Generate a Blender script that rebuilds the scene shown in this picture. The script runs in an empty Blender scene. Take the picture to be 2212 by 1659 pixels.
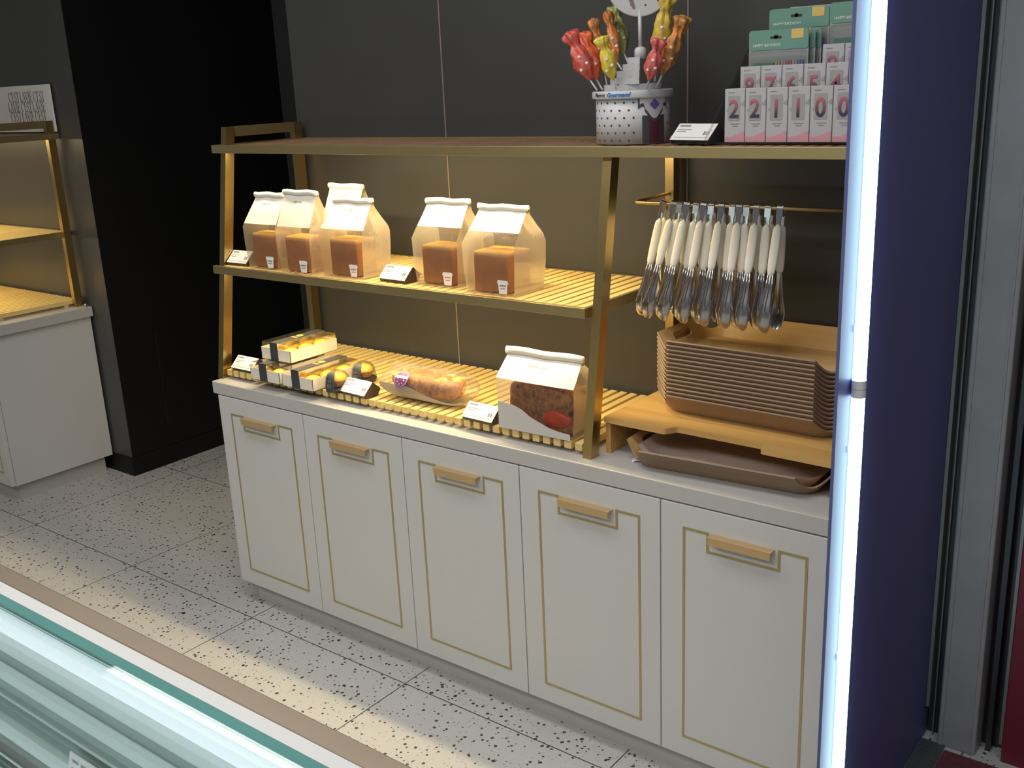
import bpy, bmesh, math, random
from mathutils import Vector, Matrix, noise

random.seed(7)
S = bpy.context.scene
C = S.collection
PI = math.pi

# ------------------------------------------------------------------ camera, world, lights, exposure
cd = bpy.data.cameras.new('camera')
cam = bpy.data.objects.new('camera', cd)
C.objects.link(cam)
cam.location = (2.6729, -1.8704, 1.6383)
cam.rotation_euler = (1.2838, 0.0432, 0.6573)
cd.sensor_fit = 'HORIZONTAL'
cd.sensor_width = 36.0
cd.lens = 2219.57 / 2212 * 36.0
cd.clip_start = 0.02
S.camera = cam

S.view_settings.view_transform = 'Standard'
S.view_settings.look = 'None'
S.view_settings.gamma = 1.0
S.view_settings.use_curve_mapping = False
S.view_settings.exposure = 0.0
S.cycles.use_denoising = True
S.cycles.max_bounces = 10
S.cycles.transparent_max_bounces = 24
S.cycles.sample_clamp_indirect = 6.0

wd = bpy.data.worlds.new('shop_surroundings')
S.world = wd
wd.use_nodes = True
wd.node_tree.nodes['Background'].inputs[0].default_value = (0.93, 0.96, 1.0, 1)
wd.node_tree.nodes['Background'].inputs[1].default_value = 0.10


def area(name, loc, size, power, col, rot=(0, 0, 0), spread=None):
    l = bpy.data.lights.new(name, 'AREA')
    l.shape = 'RECTANGLE'
    l.size, l.size_y = size
    l.energy = power
    l.color = col
    if spread: l.spread = spread
    o = bpy.data.objects.new(name, l)
    o.location = loc
    o.rotation_euler = rot
    C.objects.link(o)
    return o


WARM = (1.0, 0.79, 0.42)
area('ceiling_lamp', (1.0, -0.75, 2.84), (2.6, 0.5), 27, (1.0, 0.98, 0.95))
area('ceiling_lamp_aisle', (0.9, -2.6, 2.84), (3.6, 0.7), 55, (1.0, 0.98, 0.95))
area('ceiling_lamp_entrance', (3.6, -1.6, 2.84), (0.8, 2.6), 16, (0.95, 0.97, 1.0))


# ------------------------------------------------------------------ materials
def _nt(name):
    m = bpy.data.materials.new(name)
    m.use_nodes = True
    nt = m.node_tree
    return m, nt, nt.nodes['Principled BSDF'], nt.nodes['Material Output']


def N(nt, t, **kw):
    n = nt.nodes.new(t)
    for k, v in kw.items(): setattr(n, k, v)
    return n


def mix_col(nt, fac, a, b):
    n = N(nt, 'ShaderNodeMix', data_type='RGBA')
    if isinstance(fac, (int, float)): n.inputs[0].default_value = fac
    else: nt.links.new(fac, n.inputs[0])
    for i, v in ((6, a), (7, b)):
        if isinstance(v, (tuple, list)): n.inputs[i].default_value = (*v[:3], 1)
        else: nt.links.new(v, n.inputs[i])
    return n.outputs[2]


def math_n(nt, op, a, b=0.0, c=None):
    n = N(nt, 'ShaderNodeMath', operation=op)
    for i, v in enumerate((a, b) if c is None else (a, b, c)):
        if isinstance(v, (int, float)): n.inputs[i].default_value = v
        else: nt.links.new(v, n.inputs[i])
    return n.outputs[0]


def obj_coord(nt, scale=(1, 1, 1)):
    tc = N(nt, 'ShaderNodeTexCoord')
    mp = N(nt, 'ShaderNodeMapping')
    mp.inputs['Scale'].default_value = scale
    nt.links.new(tc.outputs['Object'], mp.inputs['Vector'])
    return mp.outputs['Vector']


def noise_fac(nt, vec, scale, detail=3.0, rough=0.55):
    n = N(nt, 'ShaderNodeTexNoise')
    n.inputs['Scale'].default_value = scale
    n.inputs['Detail'].default_value = detail
    n.inputs['Roughness'].default_value = rough
    nt.links.new(vec, n.inputs['Vector'])
    return n.outputs['Fac']


def add_bump(nt, p, h, strength, dist=0.002):
    b = N(nt, 'ShaderNodeBump')
    b.inputs['Strength'].default_value = strength
    b.inputs['Distance'].default_value = dist
    nt.links.new(h, b.inputs['Height'])
    nt.links.new(b.outputs[0], p.inputs['Normal'])


def mat(name, col, rough=0.5, metal=0.0, var=0.06, nscale=14.0, bump=0.0, bscale=60.0, spec=0.5, coat=0.0, stretch=(1, 1, 1)):
    m, nt, p, out = _nt(name)
    v = obj_coord(nt, stretch)
    f = noise_fac(nt, v, nscale)
    a = tuple(max(0, c * (1 - var)) for c in col)
    b = tuple(min(1, c * (1 + var)) for c in col)
    nt.links.new(mix_col(nt, f, a, b), p.inputs['Base Color'])
    p.inputs['Roughness'].default_value = rough
    p.inputs['Metallic'].default_value = metal
    p.inputs['Specular IOR Level'].default_value = spec
    p.inputs['Coat Weight'].default_value = coat
    if bump: add_bump(nt, p, noise_fac(nt, v, bscale), bump)
    return m


def emit(name, col, strength):
    m, nt, p, out = _nt(name)
    p.inputs['Base Color'].default_value = (0.9, 0.9, 0.9, 1)
    f = noise_fac(nt, obj_coord(nt), 2.0)
    nt.links.new(mix_col(nt, f, col, tuple(min(1, c * 1.02) for c in col)), p.inputs['Emission Color'])
    p.inputs['Emission Strength'].default_value = strength
    return m


def wood(name, c1, c2, axis='y', scale=9.0, rough=0.5):
    m, nt, p, out = _nt(name)
    st = {'x': (0.06, 1, 1), 'y': (1, 0.06, 1), 'z': (1, 1, 0.06)}[axis]
    v = obj_coord(nt, st)
    f1 = noise_fac(nt, v, scale * 6, 4, 0.6)
    f2 = noise_fac(nt, v, scale, 2, 0.5)
    f = math_n(nt, 'ADD', math_n(nt, 'MULTIPLY', f1, 0.5), math_n(nt, 'MULTIPLY', f2, 0.5))
    cr = N(nt, 'ShaderNodeValToRGB')
    cr.color_ramp.elements[0].position, cr.color_ramp.elements[1].position = 0.36, 0.62
    cr.color_ramp.elements[0].color = (*c1, 1)
    cr.color_ramp.elements[1].color = (*c2, 1)
    nt.links.new(f, cr.inputs[0])
    nt.links.new(cr.outputs[0], p.inputs['Base Color'])
    p.inputs['Roughness'].default_value = rough
    add_bump(nt, p, f1, 0.12, 0.0006)
    return m


def film(name, tint=(0.97, 0.97, 0.95), clear=0.85, haze=(0.9, 0.88, 0.84), haze_amt=0.0, wrinkle=0.5, wscale=28.0, gloss_rough=0.08):
    """thin clear plastic: lets light straight through, with a haze and a crinkled gloss"""
    m, nt, p, out = _nt(name)
    nt.nodes.remove(p)
    v = obj_coord(nt)
    h = noise_fac(nt, v, wscale, 4, 0.62)
    b = N(nt, 'ShaderNodeBump')
    b.inputs['Strength'].default_value = wrinkle
    b.inputs['Distance'].default_value = 0.006
    nt.links.new(h, b.inputs['Height'])
    tr = N(nt, 'ShaderNodeBsdfTransparent'); tr.inputs[0].default_value = (*tint, 1)
    gl = N(nt, 'ShaderNodeBsdfGlossy'); gl.inputs['Roughness'].default_value = gloss_rough
    nt.links.new(b.outputs[0], gl.inputs['Normal'])
    df = N(nt, 'ShaderNodeBsdfDiffuse'); df.inputs[0].default_value = (*haze, 1)
    tl = N(nt, 'ShaderNodeBsdfTranslucent'); tl.inputs[0].default_value = (*haze, 1)
    hz = N(nt, 'ShaderNodeMixShader'); hz.inputs[0].default_value = 0.45
    nt.links.new(df.outputs[0], hz.inputs[1]); nt.links.new(tl.outputs[0], hz.inputs[2])
    m1 = N(nt, 'ShaderNodeMixShader'); m1.inputs[0].default_value = haze_amt
    nt.links.new(tr.outputs[0], m1.inputs[1]); nt.links.new(hz.outputs[0], m1.inputs[2])
    m2 = N(nt, 'ShaderNodeMixShader')
    fr = N(nt, 'ShaderNodeFresnel'); fr.inputs['IOR'].default_value = 1.4
    nt.links.new(b.outputs[0], fr.inputs['Normal'])
    nt.links.new(math_n(nt, 'MULTIPLY', fr.outputs[0], (1 - clear) * 6.0), m2.inputs[0])
    nt.links.new(m1.outputs[0], m2.inputs[1]); nt.links.new(gl.outputs[0], m2.inputs[2])
    nt.links.new(m2.outputs[0], out.inputs[0])
    return m


def terrazzo():
    m, nt, p, out = _nt('terrazzo_tiles')
    v = obj_coord(nt)
    wob = N(nt, 'ShaderNodeTexNoise'); wob.inputs['Scale'].default_value = 60
    nt.links.new(v, wob.inputs['Vector'])
    vm = N(nt, 'ShaderNodeVectorMath', operation='MULTIPLY_ADD')
    nt.links.new(wob.outputs['Color'], vm.inputs[0])
    vm.inputs[1].default_value = (0.008, 0.008, 0.0)
    nt.links.new(v, vm.inputs[2])
    col = mix_col(nt, noise_fac(nt, v, 5.0), (0.50, 0.495, 0.475), (0.56, 0.555, 0.535))

    def chips(scale, thr, k, colr, base, metric='MANHATTAN'):
        vo = N(nt, 'ShaderNodeTexVoronoi', distance=metric)
        vo.voronoi_dimensions = '2D'
        vo.inputs['Scale'].default_value = scale
        nt.links.new(vm.outputs[0], vo.inputs['Vector'])
        sep = N(nt, 'ShaderNodeSeparateColor')
        nt.links.new(vo.outputs['Color'], sep.inputs[0])
        size = math_n(nt, 'MULTIPLY', math_n(nt, 'SUBTRACT', sep.outputs[0], thr), k)
        chip = math_n(nt, 'LESS_THAN', vo.outputs['Distance'], size)
        cc = mix_col(nt, sep.outputs[1], colr[0], colr[1])
        return mix_col(nt, chip, base, cc)

    col = chips(88, 0.62, 0.9, ((0.30, 0.29, 0.27), (0.50, 0.47, 0.43)), col)
    col = chips(64, 0.62, 0.80, ((0.030, 0.030, 0.036), (0.10, 0.095, 0.09)), col, 'EUCLIDEAN')
    col = chips(30, 0.74, 0.85, ((0.022, 0.022, 0.026), (0.075, 0.07, 0.07)), col)
    col = chips(17, 0.93, 1.6, ((0.42, 0.30, 0.27), (0.50, 0.45, 0.40)), col)
    sp = N(nt, 'ShaderNodeSeparateXYZ')
    nt.links.new(v, sp.inputs[0])
    T = 0.6839

    def joint(axis, off):
        t = math_n(nt, 'DIVIDE', math_n(nt, 'SUBTRACT', sp.outputs[axis], off - 100 * T), T)
        fr = math_n(nt, 'FRACT', t)
        return math_n(nt, 'LESS_THAN', math_n(nt, 'MINIMUM', fr, math_n(nt, 'SUBTRACT', 1.0, fr)), 0.0026)
    j = math_n(nt, 'MAXIMUM', joint(0, -1.2501), joint(1, -0.0619))
    col = mix_col(nt, j, col, (0.07, 0.068, 0.065))
    nt.links.new(col, p.inputs['Base Color'])
    p.inputs['Roughness'].default_value = 0.34
    add_bump(nt, p, math_n(nt, 'SUBTRACT', 1.0, j), 0.3, 0.001)
    return m


M = {}
M['wall'] = mat('charcoal_wall_panel', (0.046, 0.047, 0.048), 0.42, var=0.12, nscale=3, spec=0.45)
M['pillar'] = mat('grey_pillar_panel', (0.062, 0.062, 0.062), 0.32, var=0.12, nscale=3)
M['black'] = mat('black_passage_panel', (0.0070, 0.0072, 0.0078), 0.50, var=0.2, nscale=3, spec=0.25)  # black panels, with the shade of the unlit passage put into the colour
M['seam'] = mat('wall_seam_strip', (0.22, 0.17, 0.15), 0.5)
M['purple'] = mat('purple_panel', (0.110, 0.112, 0.262), 0.5, var=0.05, nscale=3, spec=0.25)
M['darkmetal'] = mat('dark_track_metal', (0.035, 0.035, 0.036), 0.4, 0.3, bump=0.05)
M['track'] = mat('grey_track_edge', (0.20, 0.19, 0.18), 0.4, 0.4, bump=0.2, bscale=90)
M['column'] = mat('worn_grey_steel', (0.30, 0.275, 0.275), 0.5, 0.1, var=0.25, nscale=6, bump=0.15, bscale=40)
M['red'] = mat('dark_red_panel', (0.15, 0.008, 0.026), 0.5, var=0.1)
M['redmat'] = mat('dark_red_mat', (0.13, 0.03, 0.04), 0.9, var=0.45, nscale=60, bump=0.6, bscale=160)
M['marble'] = mat('grey_threshold_stone', (0.075, 0.075, 0.073), 0.5, var=0.5, nscale=70)
M['white'] = mat('white_cabinet_lacquer', (0.59, 0.59, 0.585), 0.42, var=0.015)
M['stone'] = mat('white_countertop', (0.50, 0.49, 0.475), 0.36, var=0.03, nscale=30)
M['kick'] = mat('pale_grey_kickboard', (0.47, 0.465, 0.45), 0.5, var=0.05)
M['brass'] = mat('satin_brass', (0.56, 0.41, 0.17), 0.30, 1.0, var=0.05, bump=0.03, bscale=220, stretch=(1, 1, 0.1))
M['brass_dull'] = mat('dull_brass', (0.46, 0.36, 0.17), 0.42, 0.85, var=0.06)
M['inlay'] = mat('brass_inlay', (0.42, 0.36, 0.17), 0.4, 0.5, var=0.1)
M['handle'] = mat('copper_gold_handle', (0.66, 0.47, 0.25), 0.38, 0.6, var=0.05)
M['slat'] = wood('pine_slats', (0.66, 0.48, 0.17), (0.78, 0.60, 0.25), 'y', 7, 0.5)
M['slat_dark'] = wood('walnut_slats', (0.22, 0.13, 0.075), (0.33, 0.20, 0.12), 'y', 7, 0.5)
M['bamboo'] = wood('honey_bamboo', (0.56, 0.31, 0.085), (0.68, 0.43, 0.15), 'x', 5, 0.4)
M['tray'] = wood('plywood_tray', (0.58, 0.36, 0.14), (0.74, 0.49, 0.21), 'x', 5, 0.42)
M['paper'] = mat('white_bag_paper', (0.70, 0.665, 0.59), 0.7, var=0.03, bump=0.25, bscale=26)
M['steel'] = mat('tong_steel', (0.62, 0.62, 0.62), 0.18, 1.0, var=0.1, bump=0.05)
M['grip'] = mat('ivory_grip', (0.80, 0.76, 0.66), 0.4, var=0.02)
M['dark'] = mat('black_plastic', (0.018, 0.018, 0.02), 0.4)
M['brownholder'] = mat('dark_brown_holder', (0.055, 0.035, 0.028), 0.45, var=0.1)
M['card'] = mat('white_card', (0.80, 0.79, 0.77), 0.6, var=0.01)
M['ink'] = mat('dark_ink', (0.035, 0.033, 0.033), 0.6)
M['ink_grey'] = mat('grey_ink', (0.25, 0.24, 0.23), 0.6)
M['tube'] = emit('led_tube_glow', (0.62, 0.92, 1.0), 8.5)
M['warmstrip'] = emit('warm_led_strip', WARM, 6.0)
M['caselight'] = emit('case_led_strip', (0.80, 0.90, 1.0), 1.0)
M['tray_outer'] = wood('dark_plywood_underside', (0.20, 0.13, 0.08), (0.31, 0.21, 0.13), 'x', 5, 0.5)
M['tubecap'] = mat('grey_tube_cap', (0.80, 0.80, 0.80), 0.4)
M['floor'] = terrazzo()


# ------------------------------------------------------------------ mesh helpers
class B:
    """collects shapes of one mesh; faces carry a material slot"""
    def __init__(s):
        s.bm = bmesh.new()
        s.slot = 0
        s.sm = False

    def _f(s, vs):
        try:
            f = s.bm.faces.new(vs)
        except ValueError:
            return None
        f.material_index = s.slot
        f.smooth = s.sm
        return f

    def hexa(s, p):
        v = [s.bm.verts.new(q) for q in p]
        for i in ((0, 3, 2, 1), (4, 5, 6, 7), (0, 1, 5, 4), (1, 2, 6, 5), (2, 3, 7, 6), (3, 0, 4, 7)):
            s._f([v[k] for k in i])
        return s

    def box(s, x0, x1, y0, y1, z0, z1, bev=0.0):
        if bev:
            t = bmesh.new()
            bmesh.ops.create_cube(t, size=1)
            for v in t.verts:
                v.co = Vector((x0 + (v.co.x + .5) * (x1 - x0), y0 + (v.co.y + .5) * (y1 - y0), z0 + (v.co.z + .5) * (z1 - z0)))
            bmesh.ops.bevel(t, geom=t.edges[:], offset=bev, segments=2, affect='EDGES', profile=0.5)
            return s.add(t)
        return s.hexa([(x0, y0, z0), (x1, y0, z0), (x1, y1, z0), (x0, y1, z0), (x0, y0, z1), (x1, y0, z1), (x1, y1, z1), (x0, y1, z1)])

    def add(s, t):
        mp = {}
        for v in t.verts: mp[v] = s.bm.verts.new(v.co)
        for f in t.faces:
            g = s._f([mp[v] for v in f.verts])
            if g and f.smooth: g.smooth = True
        t.free()
        return s

    def prism(s, pts, a, b, axis='y'):
        """polygon pts (2D) extruded along axis from a to b"""
        def P(q, t):
            return {'y': (q[0], t, q[1]), 'z': (q[0], q[1], t), 'x': (t, q[0], q[1])}[axis]
        lo = [s.bm.verts.new(P(q, a)) for q in pts]
        hi = [s.bm.verts.new(P(q, b)) for q in pts]
        n = len(pts)
        s._f(lo[::-1]); s._f(hi)
        for i in range(n):
            s._f([lo[i], lo[(i + 1) % n], hi[(i + 1) % n], hi[i]])
        return s

    def lathe(s, prof, cx=0, cy=0, n=32, a0=0.0, a1=2 * PI, cap=True, mod=None):
        full = abs(a1 - a0 - 2 * PI) < 1e-6
        cols = n if full else n + 1
        rings = []
        for (r, z) in prof:
            ring = []
            for i in range(cols):
                a = a0 + (a1 - a0) * i / n
                k = mod(a, z) if mod else 1.0
                ring.append(s.bm.verts.new((cx + r * k * math.cos(a), cy + r * k * math.sin(a), z)))
            rings.append(ring)
        for j in range(len(prof) - 1):
            for i in range(n):
                k = (i + 1) % cols
                s._f([rings[j][i], rings[j][k], rings[j + 1][k], rings[j + 1][i]])
        if cap:
            if full:
                s._f(rings[0][::-1]); s._f(rings[-1])
            else:
                c0 = s.bm.verts.new((cx, cy, prof[0][1])); c1 = s.bm.verts.new((cx, cy, prof[-1][1]))
                for i in range(n):
                    s._f([c0, rings[0][i + 1], rings[0][i]]); s._f([c1, rings[-1][i], rings[-1][i + 1]])
                s._f([c0, rings[0][0], *[r[0] for r in rings[1:]], c1]); s._f([c1, *[r[-1] for r in rings[::-1]], c0])
        return s

    def tube(s, path, r, n=10, rr=None):
        path = [Vector(p) for p in path]
        rings = []
        up = Vector((0, 0, 1))
        for i, p in enumerate(path):
            t = (path[min(i + 1, len(path) - 1)] - path[max(i - 1, 0)]).normalized()
            u = t.cross(up if abs(t.dot(up)) < 0.95 else Vector((1, 0, 0))).normalized()
            w = t.cross(u)
            q = rr[i] if rr else r
            rings.append([s.bm.verts.new(p + (u * math.cos(2 * PI * k / n) + w * math.sin(2 * PI * k / n)) * q) for k in range(n)])
        for a, b in zip(rings, rings[1:]):
            for k in range(n): s._f([a[k], a[(k + 1) % n], b[(k + 1) % n], b[k]])
        s._f(rings[0][::-1]); s._f(rings[-1])
        return s

    def ribbon(s, path, w, t, wax=Vector((1, 0, 0)), ws=None):
        """flat strip: path centre line, width along wax, thickness t"""
        path = [Vector(p) for p in path]
        rings = []
        for i, p in enumerate(path):
            d = (path[min(i + 1, len(path) - 1)] - path[max(i - 1, 0)]).normalized()
            nrm = d.cross(wax).normalized()
            hw = (ws[i] if ws else w) / 2
            rings.append([s.bm.verts.new(p + wax * (sx * hw) + nrm * (sy * t / 2)) for sx, sy in ((-1, -1), (1, -1), (1, 1), (-1, 1))])
        for a, b in zip(rings, rings[1:]):
            for k in range(4): s._f([a[k], a[(k + 1) % 4], b[(k + 1) % 4], b[k]])
        s._f(rings[0][::-1]); s._f(rings[-1])
        return s

    def quad(s, a, b, c, d):
        s._f([s.bm.verts.new(p) for p in (a, b, c, d)])
        return s

    def xf(s, mtx):
        bmesh.ops.transform(s.bm, matrix=mtx, verts=s.bm.verts[:])
        return s


def obj(name, b, mats, parent=None, label=None, shift=None, loc=None):
    bm = b.bm if isinstance(b, B) else b
    bmesh.ops.recalc_face_normals(bm, faces=bm.faces[:])
    if shift is not None:
        bmesh.ops.translate(bm, verts=bm.verts[:], vec=-Vector(shift))
    me = bpy.data.meshes.new(name)
    bm.to_mesh(me)
    bm.free()
    for m in (mats if isinstance(mats, (list, tuple)) else [mats]):
        me.materials.append(m if not isinstance(m, str) else M[m])
    o = bpy.data.objects.new(name, me)
    C.objects.link(o)
    if parent is not None: o.parent = parent
    if loc is not None: o.location = loc
    if label: o['label'] = label
    return o


def tag(o, label, cat, group=None, kind=None):
    o['label'] = label
    o['category'] = cat
    if group: o['group'] = group
    if kind: o['kind'] = kind
    return o


def thing(name, label, cat, loc=(0, 0, 0), rz=0.0, group=None):
    o = bpy.data.objects.new(name, None)
    o.empty_display_size = 0.05
    C.objects.link(o)
    o.location = loc
    o.rotation_euler = (0, 0, rz)
    return tag(o, label, cat, group)


def struct(name, b, m, label=None):
    o = obj(name, b, m)
    o['kind'] = 'structure'
    o['category'] = name.split('_')[0]
    o['label'] = label or name.replace('_', ' ')
    return o


def kids(o):
    return [c for c in bpy.data.objects if c.parent == o]


def dup(root, loc=None, rot=None, label=None, group=None, tree=None):
    r = root.copy()
    C.objects.link(r)
    if loc is not None: r.location = loc
    if rot is not None: r.rotation_euler = rot
    if label: r['label'] = label
    if group: r['group'] = group
    for ch in list(root.children):
        c = ch.copy(); C.objects.link(c); c.parent = r
        for g in list(ch.children):
            d = g.copy(); C.objects.link(d); d.parent = c
    return r


def baked(o):
    """apply an object's modifiers into its mesh"""
    dg = bpy.context.evaluated_depsgraph_get()
    dg.update()
    me = bpy.data.meshes.new_from_object(o.evaluated_get(dg))
    o.modifiers.clear()
    o.data = me


def text(body, size, m, parent, loc, rot=(PI / 2, 0, 0), name='lettering', align='LEFT', extrude=0.0003, squeeze=1.0, label=None, shear=0.0, bold=0.0):
    cu = bpy.data.curves.new(name, 'FONT')
    cu.body = body
    cu.size = size
    cu.align_x = align
    cu.extrude = extrude
    cu.shear = shear
    cu.offset = bold
    t = bpy.data.objects.new(name, cu)
    C.objects.link(t)
    dg = bpy.context.evaluated_depsgraph_get()
    me = bpy.data.meshes.new_from_object(t.evaluated_get(dg))
    bpy.data.objects.remove(t)
    me.materials.clear()
    me.materials.append(M[m])
    o = bpy.data.objects.new(name, me)
    C.objects.link(o)
    o.parent = parent
    o.location = loc
    o.rotation_euler = rot
    o.scale = (squeeze, 1, 1)
    if label: o['label'] = label
    return o


def rrect(hx, hy, r, n=6, per=1):
    """rounded rectangle outline, counter-clockwise"""
    pts = []
    for cx, cy, a in ((hx - r, hy - r, 0), (-hx + r, hy - r, PI / 2), (-hx + r, -hy + r, PI), (hx - r, -hy + r, 1.5 * PI)):
        for i in range(n + 1):
            t = a + PI / 2 * i / n
            pts.append((cx + r * math.cos(t), cy + r * math.sin(t)))
    return pts


# ------------------------------------------------------------------ the room
HC = 0.7675          # countertop height
D = 0.48             # plane of the wall behind the counters
struct('floor', B().box(-6, 6, -5, 4, -0.05, 0), 'floor', 'pale terrazzo tile floor with dark stone chips')
struct('ceiling', B().box(-6, 6, -5, 4, 2.9, 2.95), mat('white_ceiling', (0.6, 0.6, 0.58), 0.8), 'ceiling above the shop')
struct('wall_back', B().box(-0.05, 2.063, D, D + 0.1, 0, 2.9), 'wall', 'charcoal panelled wall behind the shelves')
for i, x in enumerate((0.605, 1.405)):
    struct('trim_%d' % (i + 1), B().box(x - 0.0022, x + 0.0022, D - 0.0015, D, 0, 2.9), 'seam', 'thin seam strip between the charcoal wall panels')
struct('wall_passage', B().box(-0.12, -0.05, D, 3.2, 0, 2.9), 'black', 'black wall of the dark passage')
struct('wall_passage_end', B().box(-1.385, -0.12, 3.1, 3.2, 0, 2.9), 'black', 'black far end of the dark passage')
b = B(); b.box(-5.0, -1.385, D, 3.2, 0, 2.9)
for f in b.bm.faces:
    if f.calc_center_median().x > -1.4: f.material_index = 1
struct('wall_left', b, ['pillar', 'black'], 'grey wall behind the left shelf with black side face')
struct('baseboard_left', B().box(-5.0, -1.380, D - 0.006, D, 0, 0.085).box(-1.385, -1.380, D, 3.1, 0, 0.085), 'black', 'dark skirting at the foot of the left wall')
struct('trim_3', B().box(-1.385, -1.3842, 0.683, 0.685, 0.18, 0.62), 'darkmetal', 'hairline joint in the black passage wall')
struct('wall_right', B().box(2.064, 2.07, -0.215, 0.53, 0, 2.9), 'purple', 'purple end panel that carries the light tube')
b = B(); b.box(2.0705, 2.105, 0.535, 0.62, 0, 2.9)
struct('trim_4', b, 'darkmetal', 'dark door track beside the purple panel')
struct('trim_5', B().box(2.071, 2.079, 0.50, 0.535, 0.09, 2.9).box(2.086, 2.089, 0.52, 0.535, 0.0, 2.9), 'track', 'thin grey edge of the door track')
b = B(); b.box(2.107, 2.196, 0.49, 0.60, 0, 2.9, 0.004); b.box(2.112, 2.120, 0.486, 0.49, 0, 2.9); b.box(2.182, 2.186, 0.487, 0.49, 0, 2.9)
struct('trim_6', b, 'column', 'worn grey steel door post')
struct('trim_7', B().box(2.196, 2.245, 0.56, 0.64, 0, 2.9).box(2.21, 2.222, 0.53, 0.56, 0, 2.9), 'darkmetal', 'dark gap beside the steel post')
struct('trim_8', B().box(2.245, 2.252, 0.50, 0.60, 0.05, 2.9), 'track', 'thin steel edge of the red panel')
struct('wall_far_right', B().box(2.252, 4.5, 0.505, 0.60, 0, 2.9), 'red', 'dark red panel at the right edge')
struct('trim_9', B().box(2.072, 2.128, 0.25, 0.49, 0, 0.004), 'marble', 'grey stone threshold at the foot of the purple panel')
b = B(); b.box(2.132, 3.4, -0.6, 0.462, 0, 0.012, 0.003)
tag(obj('entrance_mat', b, 'redmat'), 'dark red entrance mat in the bottom right corner', 'mat')

# light tube on the purple panel: two lengths meet at a grey joint
for z0, z1, lab in ((0.02, 1.0975, 'lower length of the white light tube on the purple panel'), (1.0985, 2.6, 'upper length of the white light tube on the purple panel')):
    t = thing('light_tube', lab, 'light', (2.0845, -0.155, z0), 0, 'light tubes on the purple panel')
    h = z1 - z0
    b = B(); b.sm = True; b.lathe([(0.0115, 0.012), (0.0115, h - 0.012)], n=20)
    obj('diffuser', b, 'tube', t)
    for za in (0, h - 0.015):
        obj('end_cap', B().lathe([(0.0125, za), (0.0125, za + 0.015)], n=20), 'tubecap', t, label='pale grey end cap')
    for zz in (0.10, h * 0.5, h - 0.12): obj('clip', B().box(-0.0144, -0.011, -0.004, 0.004, zz, zz + 0.012), 'kick', t)


# ------------------------------------------------------------------ cabinets and countertops
def inlay(x, mb):
    """brass line set into a door, stepping round the handle; x = left edge of the door"""
    p = [(0.060, 0.670), (0.118, 0.670), (0.118, 0.626), (0.284, 0.626), (0.284, 0.670), (0.344, 0.670), (0.344, 0.134), (0.060, 0.134)]
    w = 0.0030
    for i in range(len(p)):
        (ax, az), (bx, bz) = p[i], p[(i + 1) % len(p)]
        if ax == bx: mb.box(x + ax - w, x + ax + w, -0.0010, 0.002, min(az, bz) - w, max(az, bz) + w)
        else: mb.box(x + min(ax, bx) + w, x + max(ax, bx) - w, -0.0010, 0.002, az - w, az + w)


def cabinet(x0, doors, xl, xr, label, side_panel):
    t = thing('base_cabinet', label, 'cabinet', (x0, 0, 0))
    b = B(); b.box(xl, xr, 0.0195, 0.470, 0.078, 0.7265)
    obj('body', b, 'white', t, shift=(x0, 0, 0))
    b = B(); b.box(xl + 0.028, xr - (0.03 if side_panel else 0), 0.042, 0.445, 0.0, 0.078)
    if side_panel: b.box(xr - 0.0299, xr - 0.0293, 0.225, 0.2275, 0.0, 0.078)
    obj('toe_kick', b, 'kick', t, shift=(x0, 0, 0))
    for dx in doors:
        d = B(); d.box(dx + 0.0013, dx + 0.3987, 0.0, 0.018, 0.0795, 0.7245, 0.0012)
        do = obj('door', d, 'white', t, shift=(x0, 0, 0))
        i = B(); inlay(dx, i)
        obj('inlay', i, 'inlay', do, shift=(x0, 0, 0), label='brass line inlay')
        h = B()
        h.box(dx + 0.126, dx + 0.274, -0.020, 0.0, 0.668, 0.672, 0.001)
        h.box(dx + 0.128, dx + 0.272, -0.020, -0.016, 0.652, 0.670, 0.001)
        obj('handle', h, 'handle', do, shift=(x0, 0, 0), label='copper gold tab handle')
    return t


cabinet(0.0, [0.4 * k for k in range(5)], 0.0, 2.060, 'long white base cabinet with five brass-lined doors under the bread shelves', False)
cabinet(-1.53, [-1.5312 - 0.4 * k for k in range(1, 4)], -3.0, -1.53, 'white base cabinet at the left edge against the grey wall', True)
tag(obj('countertop', B().box(-0.022, 2.060, 0.0, 0.475, 0.7275, HC, 0.0025), 'stone', shift=(0, 0, HC - 0.04), loc=(0, 0, HC - 0.04)),
    'long pale countertop carrying the brass bread rack and trays', 'countertop')
tag(obj('countertop', B().box(-3.0, -1.510, -0.004, 0.475, 0.7275, HC + 0.004, 0.0025), 'stone', shift=(0, 0, HC - 0.04), loc=(0, 0, HC - 0.04)),
    'pale countertop of the cabinet at the left edge', 'countertop')
b = B(); b.sm = True; b.lathe([(0.002, 0), (0.007, 0.002), (0.007, 0.012), (0.004, 0.016)], n=16)
tag(obj('steel_stud', b, 'steel', loc=(-1.52, 0.452, HC + 0.004)), 'small silver stud on the left countertop beside the rack post', 'stud')


# ------------------------------------------------------------------ brass racks
def slats(b, x0, x1, y0, y1, z0, z1, pitch, w):
    n = int(round((x1 - x0 - w) / pitch))
    p = (x1 - x0 - w) / n
    for i in range(n + 1):
        x = x0 + i * p
        b.box(x, x + w, y0, y1, z0, z1, 0.0016)


def yf(z):           # front face of the leaning front posts
    return 0.033 + (z - 0.7675) * 0.163


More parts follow.
